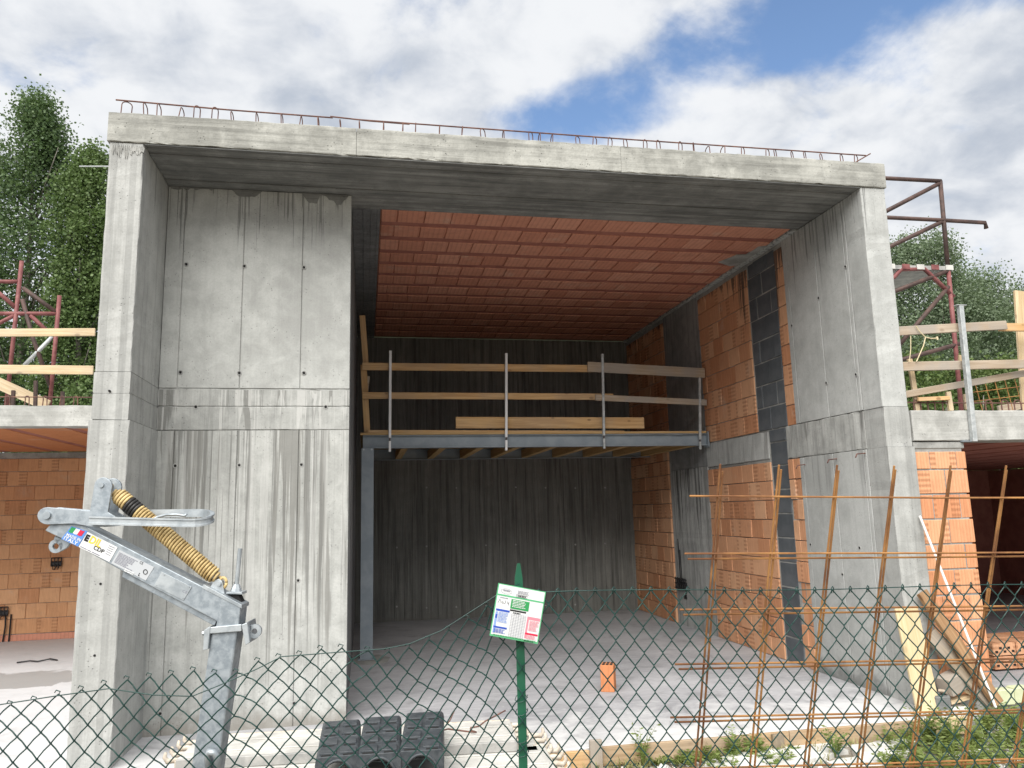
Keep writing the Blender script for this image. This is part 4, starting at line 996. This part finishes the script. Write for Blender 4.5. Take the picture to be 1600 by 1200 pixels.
# ------------------------------------------------------------------ chain link fence
FY0 = -3.27; PX = atY(812, 925, FY0).x
AZR = R(6.0)
def fence_pt(s):
    """plan position at distance s right of the post (negative = left)"""
    if s < 0: return Vector((PX+s, FY0, 0))
    return Vector((PX+s*math.cos(AZR), FY0-s*math.sin(AZR), 0))
prof = [(-160, 1128), (0, 1101), (50, 1094), (90, 1086), (123, 1081), (158, 1073), (175, 1068), (207, 1063), (240, 1057), (275, 1051), (303, 1045), (336, 1048), (370, 1048), (400, 1031), (437, 1026), (472, 1023), (503, 1016), (532, 1014), (570, 1019), (610, 1020), (650, 1005), (700, 978), (735, 957), (770, 931), (795, 924), (812, 922)]
ptl = [(atY(x, y, FY0).x-PX, atY(x, y, FY0).z) for x, y in prof]
def on_right(x, y):
    d_ = ray(x, y); p0 = fence_pt(0); n_ = Vector((math.sin(AZR), math.cos(AZR), 0)); k = (p0-CAM).dot(n_)/d_.dot(n_); return CAM+d_*k
zr0, zr1 = on_right(870, 924).z, on_right(1590, 914).z; xr1 = (on_right(1590, 914)-fence_pt(0)).length
def topz(s):
    if s <= 0:
        for (a, za), (c, zc) in zip(ptl, ptl[1:]):
            if a <= s <= c: return za+(zc-za)*(s-a)/(c-a)
        return ptl[0][1]
    return zr0+(zr1-zr0)*min(1.2, s/1.6)+.004*math.sin(s*5)
fence = empty('chain_link_fence', (PX, FY0, GZ), 'green coated chain link fence sagging left of its post', 'fence')
WD, HD = .0605, .0785
mesh_b = MB(); sL = ptl[0][0]+.02; sR = 2.0
m0, m1 = int(sL/(WD/2)), int(sR/(WD/2)); rows_n = 36
for m_ in range(m0, m1):
    path = []
    for j in range(rows_n):
        k = m_ if (m_+j) % 2 == 0 else m_+1
        s = k*WD/2; dep = .0022 if k == m_ else -.0022
        s2 = s+.006*math.sin(j*.35+s*3)*(1 if s < 0 else .3)+(.018*math.exp(-j*.25) if -.5 < s < -.12 else 0)
        sag = 0
        if s < .0:   # loose part: gentle ripple
            sag = .006*math.sin(s*9+j*.5)
        hd_ = HD if s > 0 else HD-(HD-.064)*min(1., -s/.5)
        p = fence_pt(s2); z = topz(s)-j*hd_/2+sag; bul = .02*math.sin(s*2.1+1)*math.sin(j*.12) if s < 0 else .004*math.sin(s*4)
        c = Vector((p.x, p.y+bul+dep, z))
        t_ = -1 if k == m_ else 1
        if path and j:
            pr = path[-1]; mid = pr.lerp(c, .5)+Vector((0, 0, .0028 if s < 0 else .0)); path.append(mid)
        path.append(c+Vector((-t_*.0010, 0, .0022 if j else 0))); path.append(c+Vector((-t_*.0010, 0, -.0022)))
    mesh_b.tube(path, .0021, 5)
    if m_ % 2 == 0 and m_*WD/2 > .04:     # top knuckles
        q = path[0]; mesh_b.tube([q+Vector((-.006, -.004, -.012)), q+Vector((-.006, -.005, .004)), q+Vector((.0, -.002, .009)), q+Vector((.007, .003, .003)), q+Vector((.006, .004, -.012))], .0018, 5)
    elif m_ % 2 == 0:
        q = path[0]; mesh_b.tube([q, q+Vector((.004, -.003, .006)), q+Vector((-.008, 0, .010)), q+Vector((-.012, .002, .003))], .0016, 5)
tag(mesh_b.build('wire_mesh', M['green'], fence, True), kind='stuff')
wtop = MB(); wtop.tube([fence_pt(s)+Vector((0, -.004, topz(s))) for s in [i*.05 for i in range(0, 41)]], .0017, 6); wtop.build('tension_wire', M['green'], fence, True)
lowx = [(-100, 1112), (0, 1101), (90, 1087), (170, 1076), (240, 1086), (300, 1088), (340, 1072), (400, 1046), (440, 1026), (530, 1019), (600, 1014), (640, 1006), (690, 985), (740, 953), (790, 921), (812, 912)]
wl2 = MB(); wl2.tube([atY(x, y, FY0-.006) for x, y in lowx], .0017, 6); wl2.build('tension_wire', M['green'], fence, True)
# post: T section with cut, pointed tip
a = fence_pt(0)+Vector((0, .012, 0)); zt = atY(813, 880, FY0+.012).z; bb = MB(); hw = .0115
bb.box(a.x-hw-.002, a.y-.0015, GZ-.3, a.x+hw+.002, a.y+.0025, zt-.075, .0008)
bb.box(a.x-.002, a.y+.0026, GZ-.3, a.x+.002, a.y+.027, zt-.08, .0008)
bb.prism([(a.x-hw-.002, a.y-.0015, zt-.075), (a.x+hw+.002, a.y-.0015, zt-.075), (a.x+hw+.001, a.y-.0015, zt-.045), (a.x+.006, a.y-.0015, zt), (a.x-.004, a.y-.0015, zt), (a.x-hw-.001, a.y-.0015, zt-.045)], (0, .004, 0))
bb.build('post', M['green_post'], fence, recalc=True)
tw = MB()
for z_ in (1.02, .98, .9, .86):
    zz_ = z_; tw.tube([Vector((a.x+.02*math.cos(q*.785), a.y+.004+.016*math.sin(q*.785), zz_+.01*math.sin(q*.9))) for q in range(9)], .0013, 5)
tw.build('tie_wire', M['green'], fence, True)

# ------------------------------------------------------------------ site sign
SY = FY0-.026
q0, q1, q2, q3 = [atY(*p, SY) for p in ((779, 911), (853, 925), (839, 1006), (765, 993))]
sg = empty('site_sign', tuple((q0+q1+q2+q3)/4), 'tilted white and green printed notice wired to the green fence post', 'sign')
eu = (q1-q0); ev = (q3-q0); en = eu.cross(ev).normalized()
if en.y > 0: en = -en
def S2(u, v, o=0.): return q0+eu*u+ev*v+en*o
_layer = [0]
def patch(name, u0, v0, u1, v1, mat, o=.0012, parent=sg):
    _layer[0] += 1; e_ = o+.00002*(_layer[0] % 40)
    b = MB(); b.prism([S2(u0, v0, e_), S2(u1, v0, e_), S2(u1, v1, e_), S2(u0, v1, e_)], en*-.0004); return b.build(name, M[mat], parent, recalc=True)
b = MB(); b.prism([S2(0, 0), S2(1, 0), S2(1, 1), S2(0, 1)], en*-.004); plate = b.build('plate', M['p_border'], sg, recalc=True)
patch('print_field', .02, .015, .98, .965, 'p_white', .0006, plate)
def lines(u0, v0, u1, v1, n, mat, fill=.45, ragged_=.25, o=.0026):
    b = MB(); dv = (v1-v0)/n
    for k in range(n):
        ue = u1-(u1-u0)*rnd.uniform(0, ragged_); u = u0
        while u < ue:
            l_ = rnd.uniform(.02, .07); b.prism([S2(u, v0+dv*k, o), S2(min(u+l_, ue), v0+dv*k, o), S2(min(u+l_, ue), v0+dv*(k+fill), o), S2(u, v0+dv*(k+fill), o)], en*-.0003); u += l_+.008
    return b.build('print_lines', M[mat], plate, recalc=True)
patch('print_field', .02, .195, .98, .225, 'p_border', .0014, plate)
lines(.42, .07, .66, .14, 3, 'p_grey', .4, .1)
ov = MB(); ov.tube([S2(.19+.115*math.cos(k*.349), .125+.048*math.sin(k*.349), .0018) for k in range(19)], .0004, 5, False); ov.build('print_oval', M['p_grey'], plate)
lines(.12, .10, .26, .15, 1, 'p_grey', .5, .0)
fr = MB(); fr.tube([S2(*c, .0018) for c in ((.40, .15), (.63, .15), (.63, .195), (.40, .195), (.40, .15))], .0005, 4, False); fr.build('print_frame', M['p_black'], plate); lines(.43, .162, .60, .185, 1, 'p_black', .8, 0.)
patch('print_field', .32, .25, .70, .43, 'p_green', .0014, plate); lines(.35, .265, .67, .41, 5, 'p_white', .42)
patch('print_field', .32, .445, .66, .475, 'p_black', .0014, plate)
patch('print_field', .03, .235, .31, .44, 'p_white', .0014, plate); lines(.08, .25, .25, .27, 1, 'p_grey', .7, 0)
hw_ = MB()   # hand-written mark
for st in ([(.05, .37), (.08, .29), (.10, .31), (.115, .36)], [(.14, .36), (.13, .33), (.155, .33), (.165, .36), (.14, .36)], [(.195, .37), (.18, .36), (.205, .345), (.20, .30)], [(.245, .31), (.24, .345), (.275, .345)], [(.275, .31), (.268, .385)]):
    hw_.tube([S2(u, v, .002) for u, v in st], .0006, 4)
hw_.build('handwriting', M['p_black'], plate)
patch('print_field', .04, .475, .32, .515, 'p_blue', .0014, plate); patch('print_field', .04, .53, .085, .93, 'p_pblue', .0014, plate)
patch('print_field', .045, .58, .085, .65, 'p_blue', .0020, plate); lines(.10, .53, .31, .73, 8, 'p_pblue', .5)
patch('print_field', .04, .80, .32, .835, 'p_blue', .0014, plate); lines(.06, .85, .31, .93, 4, 'p_blue', .5)
gd = MB()
for k in range(7): gd.tube([S2(.37+.05*k, .52, .0018), S2(.37+.05*k, .945, .0018)], .00035, 4)
for k in range(16): gd.tube([S2(.37, .52+.0283*k, .0018), S2(.67, .52+.0283*k, .0018)], .0003, 4)
gd.build('print_grid', M['p_grey'], plate); lines(.39, .49, .55, .51, 1, 'p_black', .9, .2)
patch('print_field', .70, .52, .97, .575, 'p_pink', .0014, plate); patch('print_field', .70, .58, .74, .93, 'p_pink', .0014, plate); lines(.76, .59, .96, .79, 9, 'p_pink', .5)
patch('print_field', .70, .825, .97, .86, 'p_red', .0014, plate); lines(.74, .87, .96, .945, 4, 'p_pink', .5)
lines(.06, .955, .95, .968, 1, 'p_green', .8, 0, .0028); lines(.70, .972, .92, .985, 1, 'p_black', .9, .1)

# ------------------------------------------------------------------ crane fork
PF = Vector((-1.136, -2.986, 0)); NF = Vector((math.sin(YAW-R(4)), math.cos(YAW-R(4)), 0))
def fk(x, y, o=0.):
    d_ = ray(x, y); k = (PF-CAM).dot(NF)/d_.dot(NF); return CAM+d_*k+NF*o
cf = empty('crane_fork', tuple(Vector((fk(285, 1400).x, fk(285, 1400).y, GZ))), 'galvanised crane pallet fork with yellow spring standing behind the fence', 'crane fork')
def fprism(name, pts, o0, o1, mat, parent=cf):
    b = MB(); b.prism([fk(x, y, o0) for x, y in pts], NF*(o1-o0)); return b.build(name, M[mat], parent, recalc=True)
def bevel(o, wdt=.003):
    md = o.modifiers.new('edge', 'BEVEL'); md.width = wdt; md.segments = 2; md.limit_method = 'ANGLE'; return o
def eye(name, px, py, r_out, r_in, o0, o1, mat, parent):
    c0 = fk(px, py, o0); b = MB(); n = 24
    ux_ = NF.cross(Z_).normalized()
    for oo in (0, o1-o0):
        for rr_ in (r_out, r_in):
            for k in range(n): a = 2*math.pi*k/n; b.v.append(tuple(c0+NF*oo+ux_*(rr_*math.cos(a))+Z_*(rr_*math.sin(a))))
    for k in range(n):
        k2 = (k+1) % n
        for p, q in ((0, 1), (3, 2), (2, 0), (1, 3)): b.f.append([p*n+k, p*n+k2, q*n+k2, q*n+k]); b.mi.append(0)
    return b.build(name, M[mat], parent, recalc=True)
# arm with elbow
arm = bevel(fprism('arm', [(70, 829), (81, 816), (129, 820), (318, 917), (376, 948), (372, 984), (336, 984), (339, 971), (192, 893), (122, 854)], 0, .085, 'galv_arm'))
bevel(fprism('arm_rail', [(190, 893), (337, 970), (333, 979), (188, 902)], .012, .074, 'galv_arm', arm), .002)
bevel(fprism('end_cap', [(318, 913), (378, 945), (378, 951), (316, 919)], -.002, .087, 'galv', arm), .001)
# column leaning slightly, down to a foot bar with two tines
ptop0, ptop1 = fk(330, 984), fk(371, 984)
def down(p, x_per): return p+(-RH*x_per)
zt_ = ptop0.z; hgt = zt_-GZ-.06
lean = -RH*(.115*hgt); lean.z = 0
cw = (ptop1-ptop0).length
colv = MB(); pts = [ptop0+NF*.005, ptop1+NF*.005, ptop1+NF*.09, ptop0+NF*.09]
o_ = len(colv.v)
for p in pts: colv.v.append((p.x, p.y, zt_+.0))
for p in pts: q = p+lean; colv.v.append((q.x, q.y, GZ+.06))
colv.f += [[0, 1, 2, 3], [7, 6, 5, 4]]+[[(i+1) % 4, i, 4+i, 4+(i+1) % 4] for i in range(4)]; colv.mi += [0]*6
post = bevel(colv.build('column', M['galv_arm'], cf, recalc=True), .006)
foot = (ptop0+ptop1)/2+NF*.047+lean; foot.z = GZ+.03
fb = MB(); fb.beam(foot-RH*.42, foot+RH*.42, .10, .06, Z_, .004); fb.build('foot_bar', M['galv_arm'], cf)
for s_ in (-.36, .36):
    fb = MB(); fb.beam(foot+RH*s_+NF*.05, foot+RH*s_+NF*.62, .10, .04, Z_, .006); fb.build('fork_tine', M['galv_arm'], cf)
bevel(fprism('collar', [(325, 980), (378, 975), (378, 986), (326, 990)], -.006, .0045, 'galv', cf), .002)
bevel(fprism('collar', [(378, 976), (387, 972), (391, 1004), (384, 1008)], -.006, .10, 'galv', cf), .002)
bevel(fprism('collar', [(320, 984), (330, 978), (326, 1014), (318, 1016)], -.008, .10, 'galv', cf), .002)
lug = bevel(fprism('lug', [(382, 984), (391, 977), (390, 999), (384, 1006)], .02, .032, 'galv', cf), .001)
eye('lug_eye', 395, 988, .0225, .0095, .02, .032, 'galv', lug)
MB().tube([fk(318, 991, .03), fk(312, 992, .03)], .008, 6).build('bolt', M['galv'], cf)
hd = MB(); hd.tube([fk(327, 1210, 0.), fk(326, 1180, -.012), fk(330, 1172, -.02), fk(338, 1173, -.02), fk(341, 1182, -.012), fk(340, 1210, 0.)], .011, 8); hd.build('handle', M['galv'], cf, True)
lug2 = bevel(fprism('lug', [(78, 838), (103, 849), (96, 857), (87, 862), (84, 852), (76, 845)], .03, .042, 'galv_arm', arm), .001)
eye('lug_eye', 79.5, 854, .0225, .0105, .03, .042, 'galv_arm', lug2)
# link plates
lk = []
for k in range(9): a = R(250-20*k-70); lk.append((77+15*math.cos(math.pi/2+k*math.pi/8), 805-12.5*math.sin(math.pi/2-k*math.pi/8+math.pi*0)))
arcL = [(77-16*math.sin(a*math.pi/8), 806+13.5*math.cos(a*math.pi/8)) for a in range(9)]      # bottom to top, round the left
arcT = [(163.5-14*math.cos(a*math.pi/8), 760-14*math.sin(a*math.pi/8)) for a in range(9)]
plate_pts = arcL+[(143, 798)]+arcT+[(171, 800), (190, 812), (175, 822), (150, 824), (118, 818)]
for nm, o0, o1, mt in (('link_plate', -.012, -.002, 'galv_arm'), ('link_plate', .060, .070, 'galv_arm')):
    bevel(fprism(nm, plate_pts, o0, o1, mt), .0015)
MB().tube([fk(77, 805, -.020), fk(77, 805, -.0125)], .0125, 14).build('pin', M['galv'], cf)
MB().tube([fk(77, 805, -.0122), fk(77, 805, .08)], .008, 10).build('pin', M['galv'], cf)
MB().tube([fk(161, 758, -.0165), fk(161, 758, -.0125)], .009, 14).build('pin', M['galv'], cf)
MB().tube([fk(161, 758, -.0122), fk(161, 758, .068)], .0085, 10).build('pin', M['spring'], cf)
# stirrup loop for the crane hook: flat channel bent in a U
def strip_sweep(pts, hh, th, name, mat):
    b = MB(); pts = [Vector(p) for p in pts]; o = 0
    for i, p in enumerate(pts):
        d_ = (pts[min(i+1, len(pts)-1)]-pts[max(i-1, 0)]).normalized(); s_ = d_.cross(Z_).normalized()
        for (u_, v_) in ((-.5, -.5), (.5, -.5), (.5, -.3), (.2, -.25), (.2, .25), (.5, .3), (.5, .5), (-.5, .5)): b.v.append(tuple(p+s_*(u_*th)+Z_*(v_*hh)))
    for i in range(len(pts)-1):
        for k in range(8): b.f.append([i*8+k, i*8+(k+1) % 8, (i+1)*8+(k+1) % 8, (i+1)*8+k]); b.mi.append(0)
    b.f += [list(range(8))[::-1], [(len(pts)-1)*8+k for k in range(8)]]; b.mi += [0, 0]
    return b.build(name, M[mat], cf, recalc=True)
A0, A1 = fk(146, 813, -.028), fk(300, 817, -.028); B1 = fk(300, 801.5, .0)+NF*.075; B0 = fk(190, 803, 0)+NF*.075
ce = (A1+B1)/2; loop = [A0, A0.lerp(A1, .33), A0.lerp(A1, .66), A1]
for k in range(1, 10):
    a = math.pi*k/10; q = ce+(A1-ce)*math.cos(a)+(A1-A0).normalized()*(.058*math.sin(a)); loop.append(q)
loop += [B1, B1.lerp(B0, .5), B0]
strip_sweep(loop, .027, .014, 'stirrup_loop', 'galv')
hk = [fk(240, 812, -.01), fk(246, 808, .0), fk(256, 804.5, .02), fk(270, 804, .035), fk(284, 806, .03), fk(287, 803, .03)]
MB().tube(hk, .0045, 8).build('hook', M['galv'], cf, True)
# spring
sa, sb = fk(173, 769, .03), fk(336, 906, .03); dirs = (sb-sa).normalized(); s1 = dirs.cross(NF).normalized(); s2 = dirs.cross(s1)
turns = 43; rc = .0245; seg = 14
def helix(t0, t1):
    pts = []
    for k in range(int(t0*seg), int(t1*seg)+1):
        a = 2*math.pi*k/seg; f = k/(turns*seg); e = min(1, min(f, 1-f)*14+.35)
        pts.append(sa.lerp(sb, f)+s1*(rc*e*math.cos(a))+s2*(rc*e*math.sin(a)))
    return pts
spr = MB(); spr.tube(helix(0, 5.5), .0045, 7); spr.tube(helix(10, turns), .0045, 7); spo = spr.build('spring', M['spring'], cf, True)
spr = MB(); spr.tube(helix(5.5, 10), .0054, 7); spr.build('tape_band', M['tape'], spo, True)
MB().tube([sa+dirs*.02, sb-dirs*.02], .017, 10).build('spring_core', M['tape'], spo, True)
ey = MB(); ec = fk(344, 912, .03); ey.tube([ec+Vector((0, 0, 1))*(.017*math.sin(k*.4488))+RH*(.012*math.cos(k*.4488)) for k in range(15)], .0052, 7); ey.build('spring_eye', M['spring'], spo, True)
bevel(fprism('spring_lug', [(323, 924), (331, 908), (338, 905), (344, 909), (349, 934), (340, 931)], .02, .042, 'galv', arm), .001)
MB().tube([fk(340, 913, .012), fk(340, 913, .05)], .007, 8).build('pin', M['galv'], arm)
# bolt on top of the elbow
MB().tube([fk(368.5, 858, .05), fk(363, 916, .05)], .0072, 10).build('threaded_bolt', M['galv'], cf)
MB().tube([fk(363, 915, .05), fk(362.5, 921, .05), fk(362, 926, .05)], [.010, .016, .019], 8).build('nut', M['galv'], cf)
bevel(fprism('bolt_plate', [(351, 926), (375, 926), (376, 930), (350, 929)], .02, .08, 'galv'), .001)
fprism('slot', [(356, 931), (368, 930), (374, 944), (358, 937)], .03, .07, 'hole')
# stickers on the arm
def quad(name, pts, mat, o=-.0008, th=.0004, parent=arm):
    b = MB(); b.prism([fk(x, y, o) for x, y in pts], NF*th); return b.build(name, M[mat], parent, recalc=True)
st1 = quad('sticker', [(112, 822), (137, 830), (122, 854), (96, 842)], 'p_sky', -.0012); st1['label'] = 'blue sticker with Italian tricolour'
def wavy(u0, u1):
    o = fk(113, 823); e1 = fk(133, 830)-o; e2 = (fk(98, 841)-fk(112, 822))*.40
    return [o+e1*u0+e2*.02, o+e1*(u0+u1)/2+e2*.06, o+e1*u1+e2*.0, o+e1*u1+e2*1.0-e1*.0, o+e1*(u0+u1)/2+e2*1.08, o+e1*u0+e2*1.0]
for u0, u1, mt in ((.0, .33, 'p_green'), (.335, .66, 'p_white'), (.665, 1, 'p_red')):
    b = MB(); b.prism([p-NF*.0022 for p in wavy(u0, u1)], NF*.0005); b.build('flag_stripe', M[mt], st1, recalc=True)
def text(body, pl, pr, size_px, mat, parent, o=-.0022, bold=.0, squeeze=1.):
    """flat lettering between two measured baseline points on the arm's face"""
    cu = bpy.data.curves.new('lettering', 'FONT'); cu.body = body; cu.size = 1.; cu.offset = bold; cu.resolution_u = 3
    tmp = bpy.data.objects.new('lettering', cu); COL.objects.link(tmp); bpy.context.view_layer.update()
    me0 = tmp.to_mesh(); vs = [Vector(v.co) for v in me0.vertices]; fs = [list(p.vertices) for p in me0.polygons]; tmp.to_mesh_clear()
    bpy.data.objects.remove(tmp); bpy.data.curves.remove(cu)
    x0 = min(v.x for v in vs); x1 = max(v.x for v in vs); a = fk(*pl, o); c = fk(*pr, o); ex = (c-a); ux_ = ex.normalized(); uy_ = NF.cross(ux_)
    if uy_.z < 0: uy_ = -uy_
    hpx = size_px*(fk(300, 800)-fk(301, 800)).length; y1 = max(v.y for v in vs)
    b = MB(); b.v = [tuple(a+ex*((v.x-x0)/(x1-x0))+uy_*(v.y/y1*hpx)) for v in vs]; b.f = fs; b.mi = [0]*len(fs)
    return b.build('lettering', M[mat], parent)
text('MADE IN', (103.5, 837), (125.5, 846.5), 4.6, 'p_white', st1, bold=.02); text('ITALY', (99.5, 842.5), (120.5, 852), 5.6, 'p_white', st1, bold=.02)
st2 = quad('sticker', [(137, 831), (184, 855), (171, 878), (123, 854.5)], 'p_white', -.0012); st2['label'] = 'white maker sticker with black and yellow lettering'
text('E', (131.5, 843.5), (137.5, 846), 10, 'p_black', st2, bold=.07); text('DIL', (138.5, 847), (156.5, 856), 11.5, 'p_yellow', st2, bold=.025)
text('CDP', (145.5, 857.5), (161.5, 865), 6.2, 'p_black', st2, bold=.02)
def tinylines(parent, p00, p10, p11, p01, n, mat, fill=.4, o=-.0022):
    b = MB(); L4 = [Vector((*p, 0)) for p in (p00, p10, p11, p01)]
    for k in range(n):
        for (va, vb) in ((k/n, (k+fill)/n),):
            ue = rnd.uniform(.6, 1); u = 0.
            while u < ue:
                u2 = min(ue, u+rnd.uniform(.08, .3)); q = []
                for uu_, vv_ in ((u, va), (u2, va), (u2, vb), (u, vb)):
                    tpt = L4[0].lerp(L4[1], uu_).lerp(L4[3].lerp(L4[2], uu_), vv_); q.append(fk(tpt.x, tpt.y, o))
                b.prism(q, NF*.0003); u = u2+.03
    return b.build('print_lines', M[mat], parent, recalc=True)
tinylines(st2, (171, 852), (182, 857), (174, 872), (164, 867), 5, 'p_grey', .25); tinylines(st2, (126, 853), (168, 873), (167.5, 876), (125, 855), 1, 'p_grey', .5)
st3 = quad('sticker', [(187, 859), (241, 886), (228, 907), (174, 880)], 'p_silver', -.0012); st3['label'] = 'silver data label'
tinylines(st3, (187, 863), (216, 877), (206, 893), (178, 879), 9, 'p_grey', .45); tinylines(st3, (196, 888), (212, 896), (208, 900), (193, 893), 2, 'p_white', .5)
rg_ = MB(); rg_.tube([fk(227.5+3.2*math.cos(k*.4488), 893.5+3.6*math.sin(k*.4488), -.002) for k in range(15)], .0012, 5, False); rg_.build('print_ring', M['p_black'], st3)
text('CE', (218, 880), (223, 882.5), 4., 'p_black', st3); text('L', (216, 899), (218, 900), 4.5, 'p_black', st3, bold=.05)
st4 = bevel(quad('data_plate', [(253, 893), (300, 917), (287, 938), (241, 915)], 'galv', -.0025, .0022), .0005)
for x, y in ((257, 898), (296, 917), (286, 934), (245, 914)): MB().tube([fk(x, y, -.0045), fk(x, y, -.002)], .0018, 8).build('rivet', M['galv'], st4)
text('CE', (285, 924.5), (292, 928), 3.6, 'p_grey', st4, -.0032)

# ------------------------------------------------------------------ scaffold decks in front of the slab
def deck(x0, x1, y0, zt, rot, lb, wdt=.48, hgt=.058, yshift=0):
    c = Vector(((x0+x1)/2, y0, zt-hgt)); root = empty('scaffold_deck', tuple(c), lb, 'scaffold deck', 'steel scaffold decks stacked before the slab')
    Rz = Matrix.Rotation(R(rot), 4, 'Z'); T = Matrix.Translation(c) @ Rz; L_ = x1-x0
    def bx(name, a, mt, bv=.003): 
        V, Fc = cbox(a[3]-a[0], a[4]-a[1], a[5]-a[2], bv); b = MB(); b.add(V, Fc, T @ Matrix.Translation(((a[0]+a[3])/2, (a[1]+a[4])/2, (a[2]+a[5])/2))); return b.build(name, M[mt], root)
    bx('deck_plate', (-L_/2, -wdt/2+.018, hgt-.012, L_/2, wdt/2-.018, hgt-.004), 'deck')
    for s_ in (-1, 1):
        y_ = s_*(wdt/2-.009); bx('side_rail', (-L_/2, y_-.009, 0, L_/2, y_+.009, hgt-.001), 'deck_edge' if s_ > 0 else 'deck_side', .004)
        bx('raised_rib', (-L_/2+.02, s_*.10-.02, hgt-.0035, L_/2-.02, s_*.10+.02, hgt+.003), 'deck')
    for e in (-1, 1):
        bx('end_rail', (e*L_/2-.012, -wdt/2+.02, .004, e*L_/2+.012, wdt/2-.02, hgt-.014), 'deck_edge')
        for y_ in (-.17, -.06, .06, .17):
            hkp = [Vector((e*(L_/2-.01), y_, hgt*.55)), Vector((e*(L_/2+.03), y_, hgt*.62)), Vector((e*(L_/2+.065), y_, hgt*.55)), Vector((e*(L_/2+.08), y_, hgt*.9)), Vector((e*(L_/2+.075), y_, hgt*1.35))]
            b = MB(); b.tube([T @ p for p in hkp], [.014, .015, .015, .012, .008], 7); b.build('hook', M['deck_edge'], root, True)
    return root
deck(-1.66, .22, -.835, .30, -5, 'topmost scaffold deck of the stack in front of the slab')
deck(-1.50, .36, -1.19, .238, -5, 'second scaffold deck of the stack, pulled towards the fence')
deck(-1.55, .34, -.86, .238, -5, 'second layer scaffold deck hidden below the topmost one')
for k in range(2):
    deck(-1.58+.05*k, .34+.04*k, -1.2+.02*k, .176-.062*k, -5, 'scaffold deck in the lower stack near the fence, %s' % ('third layer' if k == 0 else 'fourth layer'))
    deck(-1.58+.05*k, .30, -.84, .176-.062*k, -5, 'scaffold deck in the lower stack near the slab, %s' % ('third layer' if k == 0 else 'fourth layer'))
for k, (x, y) in enumerate(((-1.2, -1.0), (0., -1.05))):
    tag(plank('timber_bearer', (x, y-.5, .05-.055), (x, y+.45, .05-.055), .09, .09, Z_, M['wood_old']), 'timber bearer under the scaffold deck stack, %s' % ('towards the crane fork' if k == 0 else 'towards the green post'), 'bearer')
    tag(plank('timber_bearer', (x, y-.5, -.088), (x, y+.45, -.088), .075, .09, Z_, M['wood_mud']), 'lower timber bearer on the ground under the deck stack, %s' % ('towards the crane fork' if k == 0 else 'towards the green post'), 'bearer')
# bent rusty wires on the decks
wr = MB(); zz_ = .315
wr.tube([atZ(688, 1142, zz_), atZ(700, 1139, zz_+.02), atZ(730, 1143, zz_+.01), atZ(744, 1144, zz_), atZ(735, 1141, zz_), atZ(735, 1137, zz_+.01), atZ(748, 1135, zz_+.02), atZ(758, 1127, zz_+.03), atZ(790, 1110, zz_+.08)], .005, 6)
wr.tube([atZ(690, 1142, zz_), atZ(703, 1126, zz_+.04), atZ(711, 1108, zz_+.10)], .004, 6)
tag(wr.build('rusty_wire', M['rust_dark'], smooth=True), 'bent rusty wires lying on the topmost scaffold deck', 'wire')

# ------------------------------------------------------------------ black plastic channel pieces
def chamber(pxl, pxr, pyt_b, pyt_f, lb):
    zt = .455; fl = atZ(pxl, pyt_f, zt); fr_ = atZ(pxr, pyt_f, zt); bc = atZ((pxl+pxr)/2+6, pyt_b, zt)
    fc = (fl+fr_)/2; wdt = (fr_-fl).length*1.10; ax = (bc-fc); Ln = ax.length; ax.normalize(); ux_ = Vector((ax.y, -ax.x, 0)); z0 = zt-.155
    root = empty('plastic_chamber', (fc.x, fc.y, z0), lb, 'plastic chamber', 'black plastic chambers on the decks')
    nseg = 4
    def P_(u, v, w_): return Vector((fc.x, fc.y, z0))+ux_*u+Z_*v+ax*w_
    for k in range(nseg):
        a0, a1 = Ln*k/nseg, Ln*(k+1)/nseg-.004; g_ = .004*(k % 2)
        outer = [(-.5, 0), (-.5, .78), (-.48, .93), (-.43, 1.), (.43, 1.), (.48, .93), (.5, .78), (.5, 0)]
        rI = .38; inner = [(rI*math.cos(math.pi*i/12), .10+.72*math.sin(math.pi*i/12)) for i in range(13)]
        poly = [P_(u*wdt, v*(.155-g_), a0) for u, v in outer]+[P_(.38*wdt, 0, a0)]+[P_(u*wdt, v*.155, a0) for u, v in inner]+[P_(-.38*wdt, 0, a0)]
        b = MB(); b.prism(poly, ax*(a1-a0)); sh = bevel(b.build('shell_segment', M['black'], root, recalc=True), .003)
        for s_ in (-1, 1):   # raised tread plates and slots
            b = MB(); u0 = s_*.22*wdt; b.obox(P_(u0, .155-g_+.002, a0+.42*(a1-a0)), ux_, ax, Z_, wdt*.36, (a1-a0)*.55, .012+.004*rnd.random(), .002); b.build('tread', M['black'], sh)
            b = MB(); b.obox(P_(u0+s_*.02*wdt, .155-g_+.001, a0+.06*(a1-a0)), ux_, ax, Z_, wdt*.26, (a1-a0)*.08, .006, .001); b.build('slot', M['hole'], sh)
    rim = MB(); pts = [P_(.42*wdt*math.cos(math.pi*i/14), .155*(.08+.80*math.sin(math.pi*i/14)), -.004) for i in range(15)]; rim.tube(pts, .007, 7); rim.build('rim', M['black'], root, True)
chamber(497, 559, 1124, 1181, 'left black plastic chamber of three lying on the scaffold decks')
chamber(561, 623, 1118, 1177, 'middle black plastic chamber of three lying on the scaffold decks')
chamber(626, 690, 1111, 1172, 'right black plastic chamber of three lying on the scaffold decks')
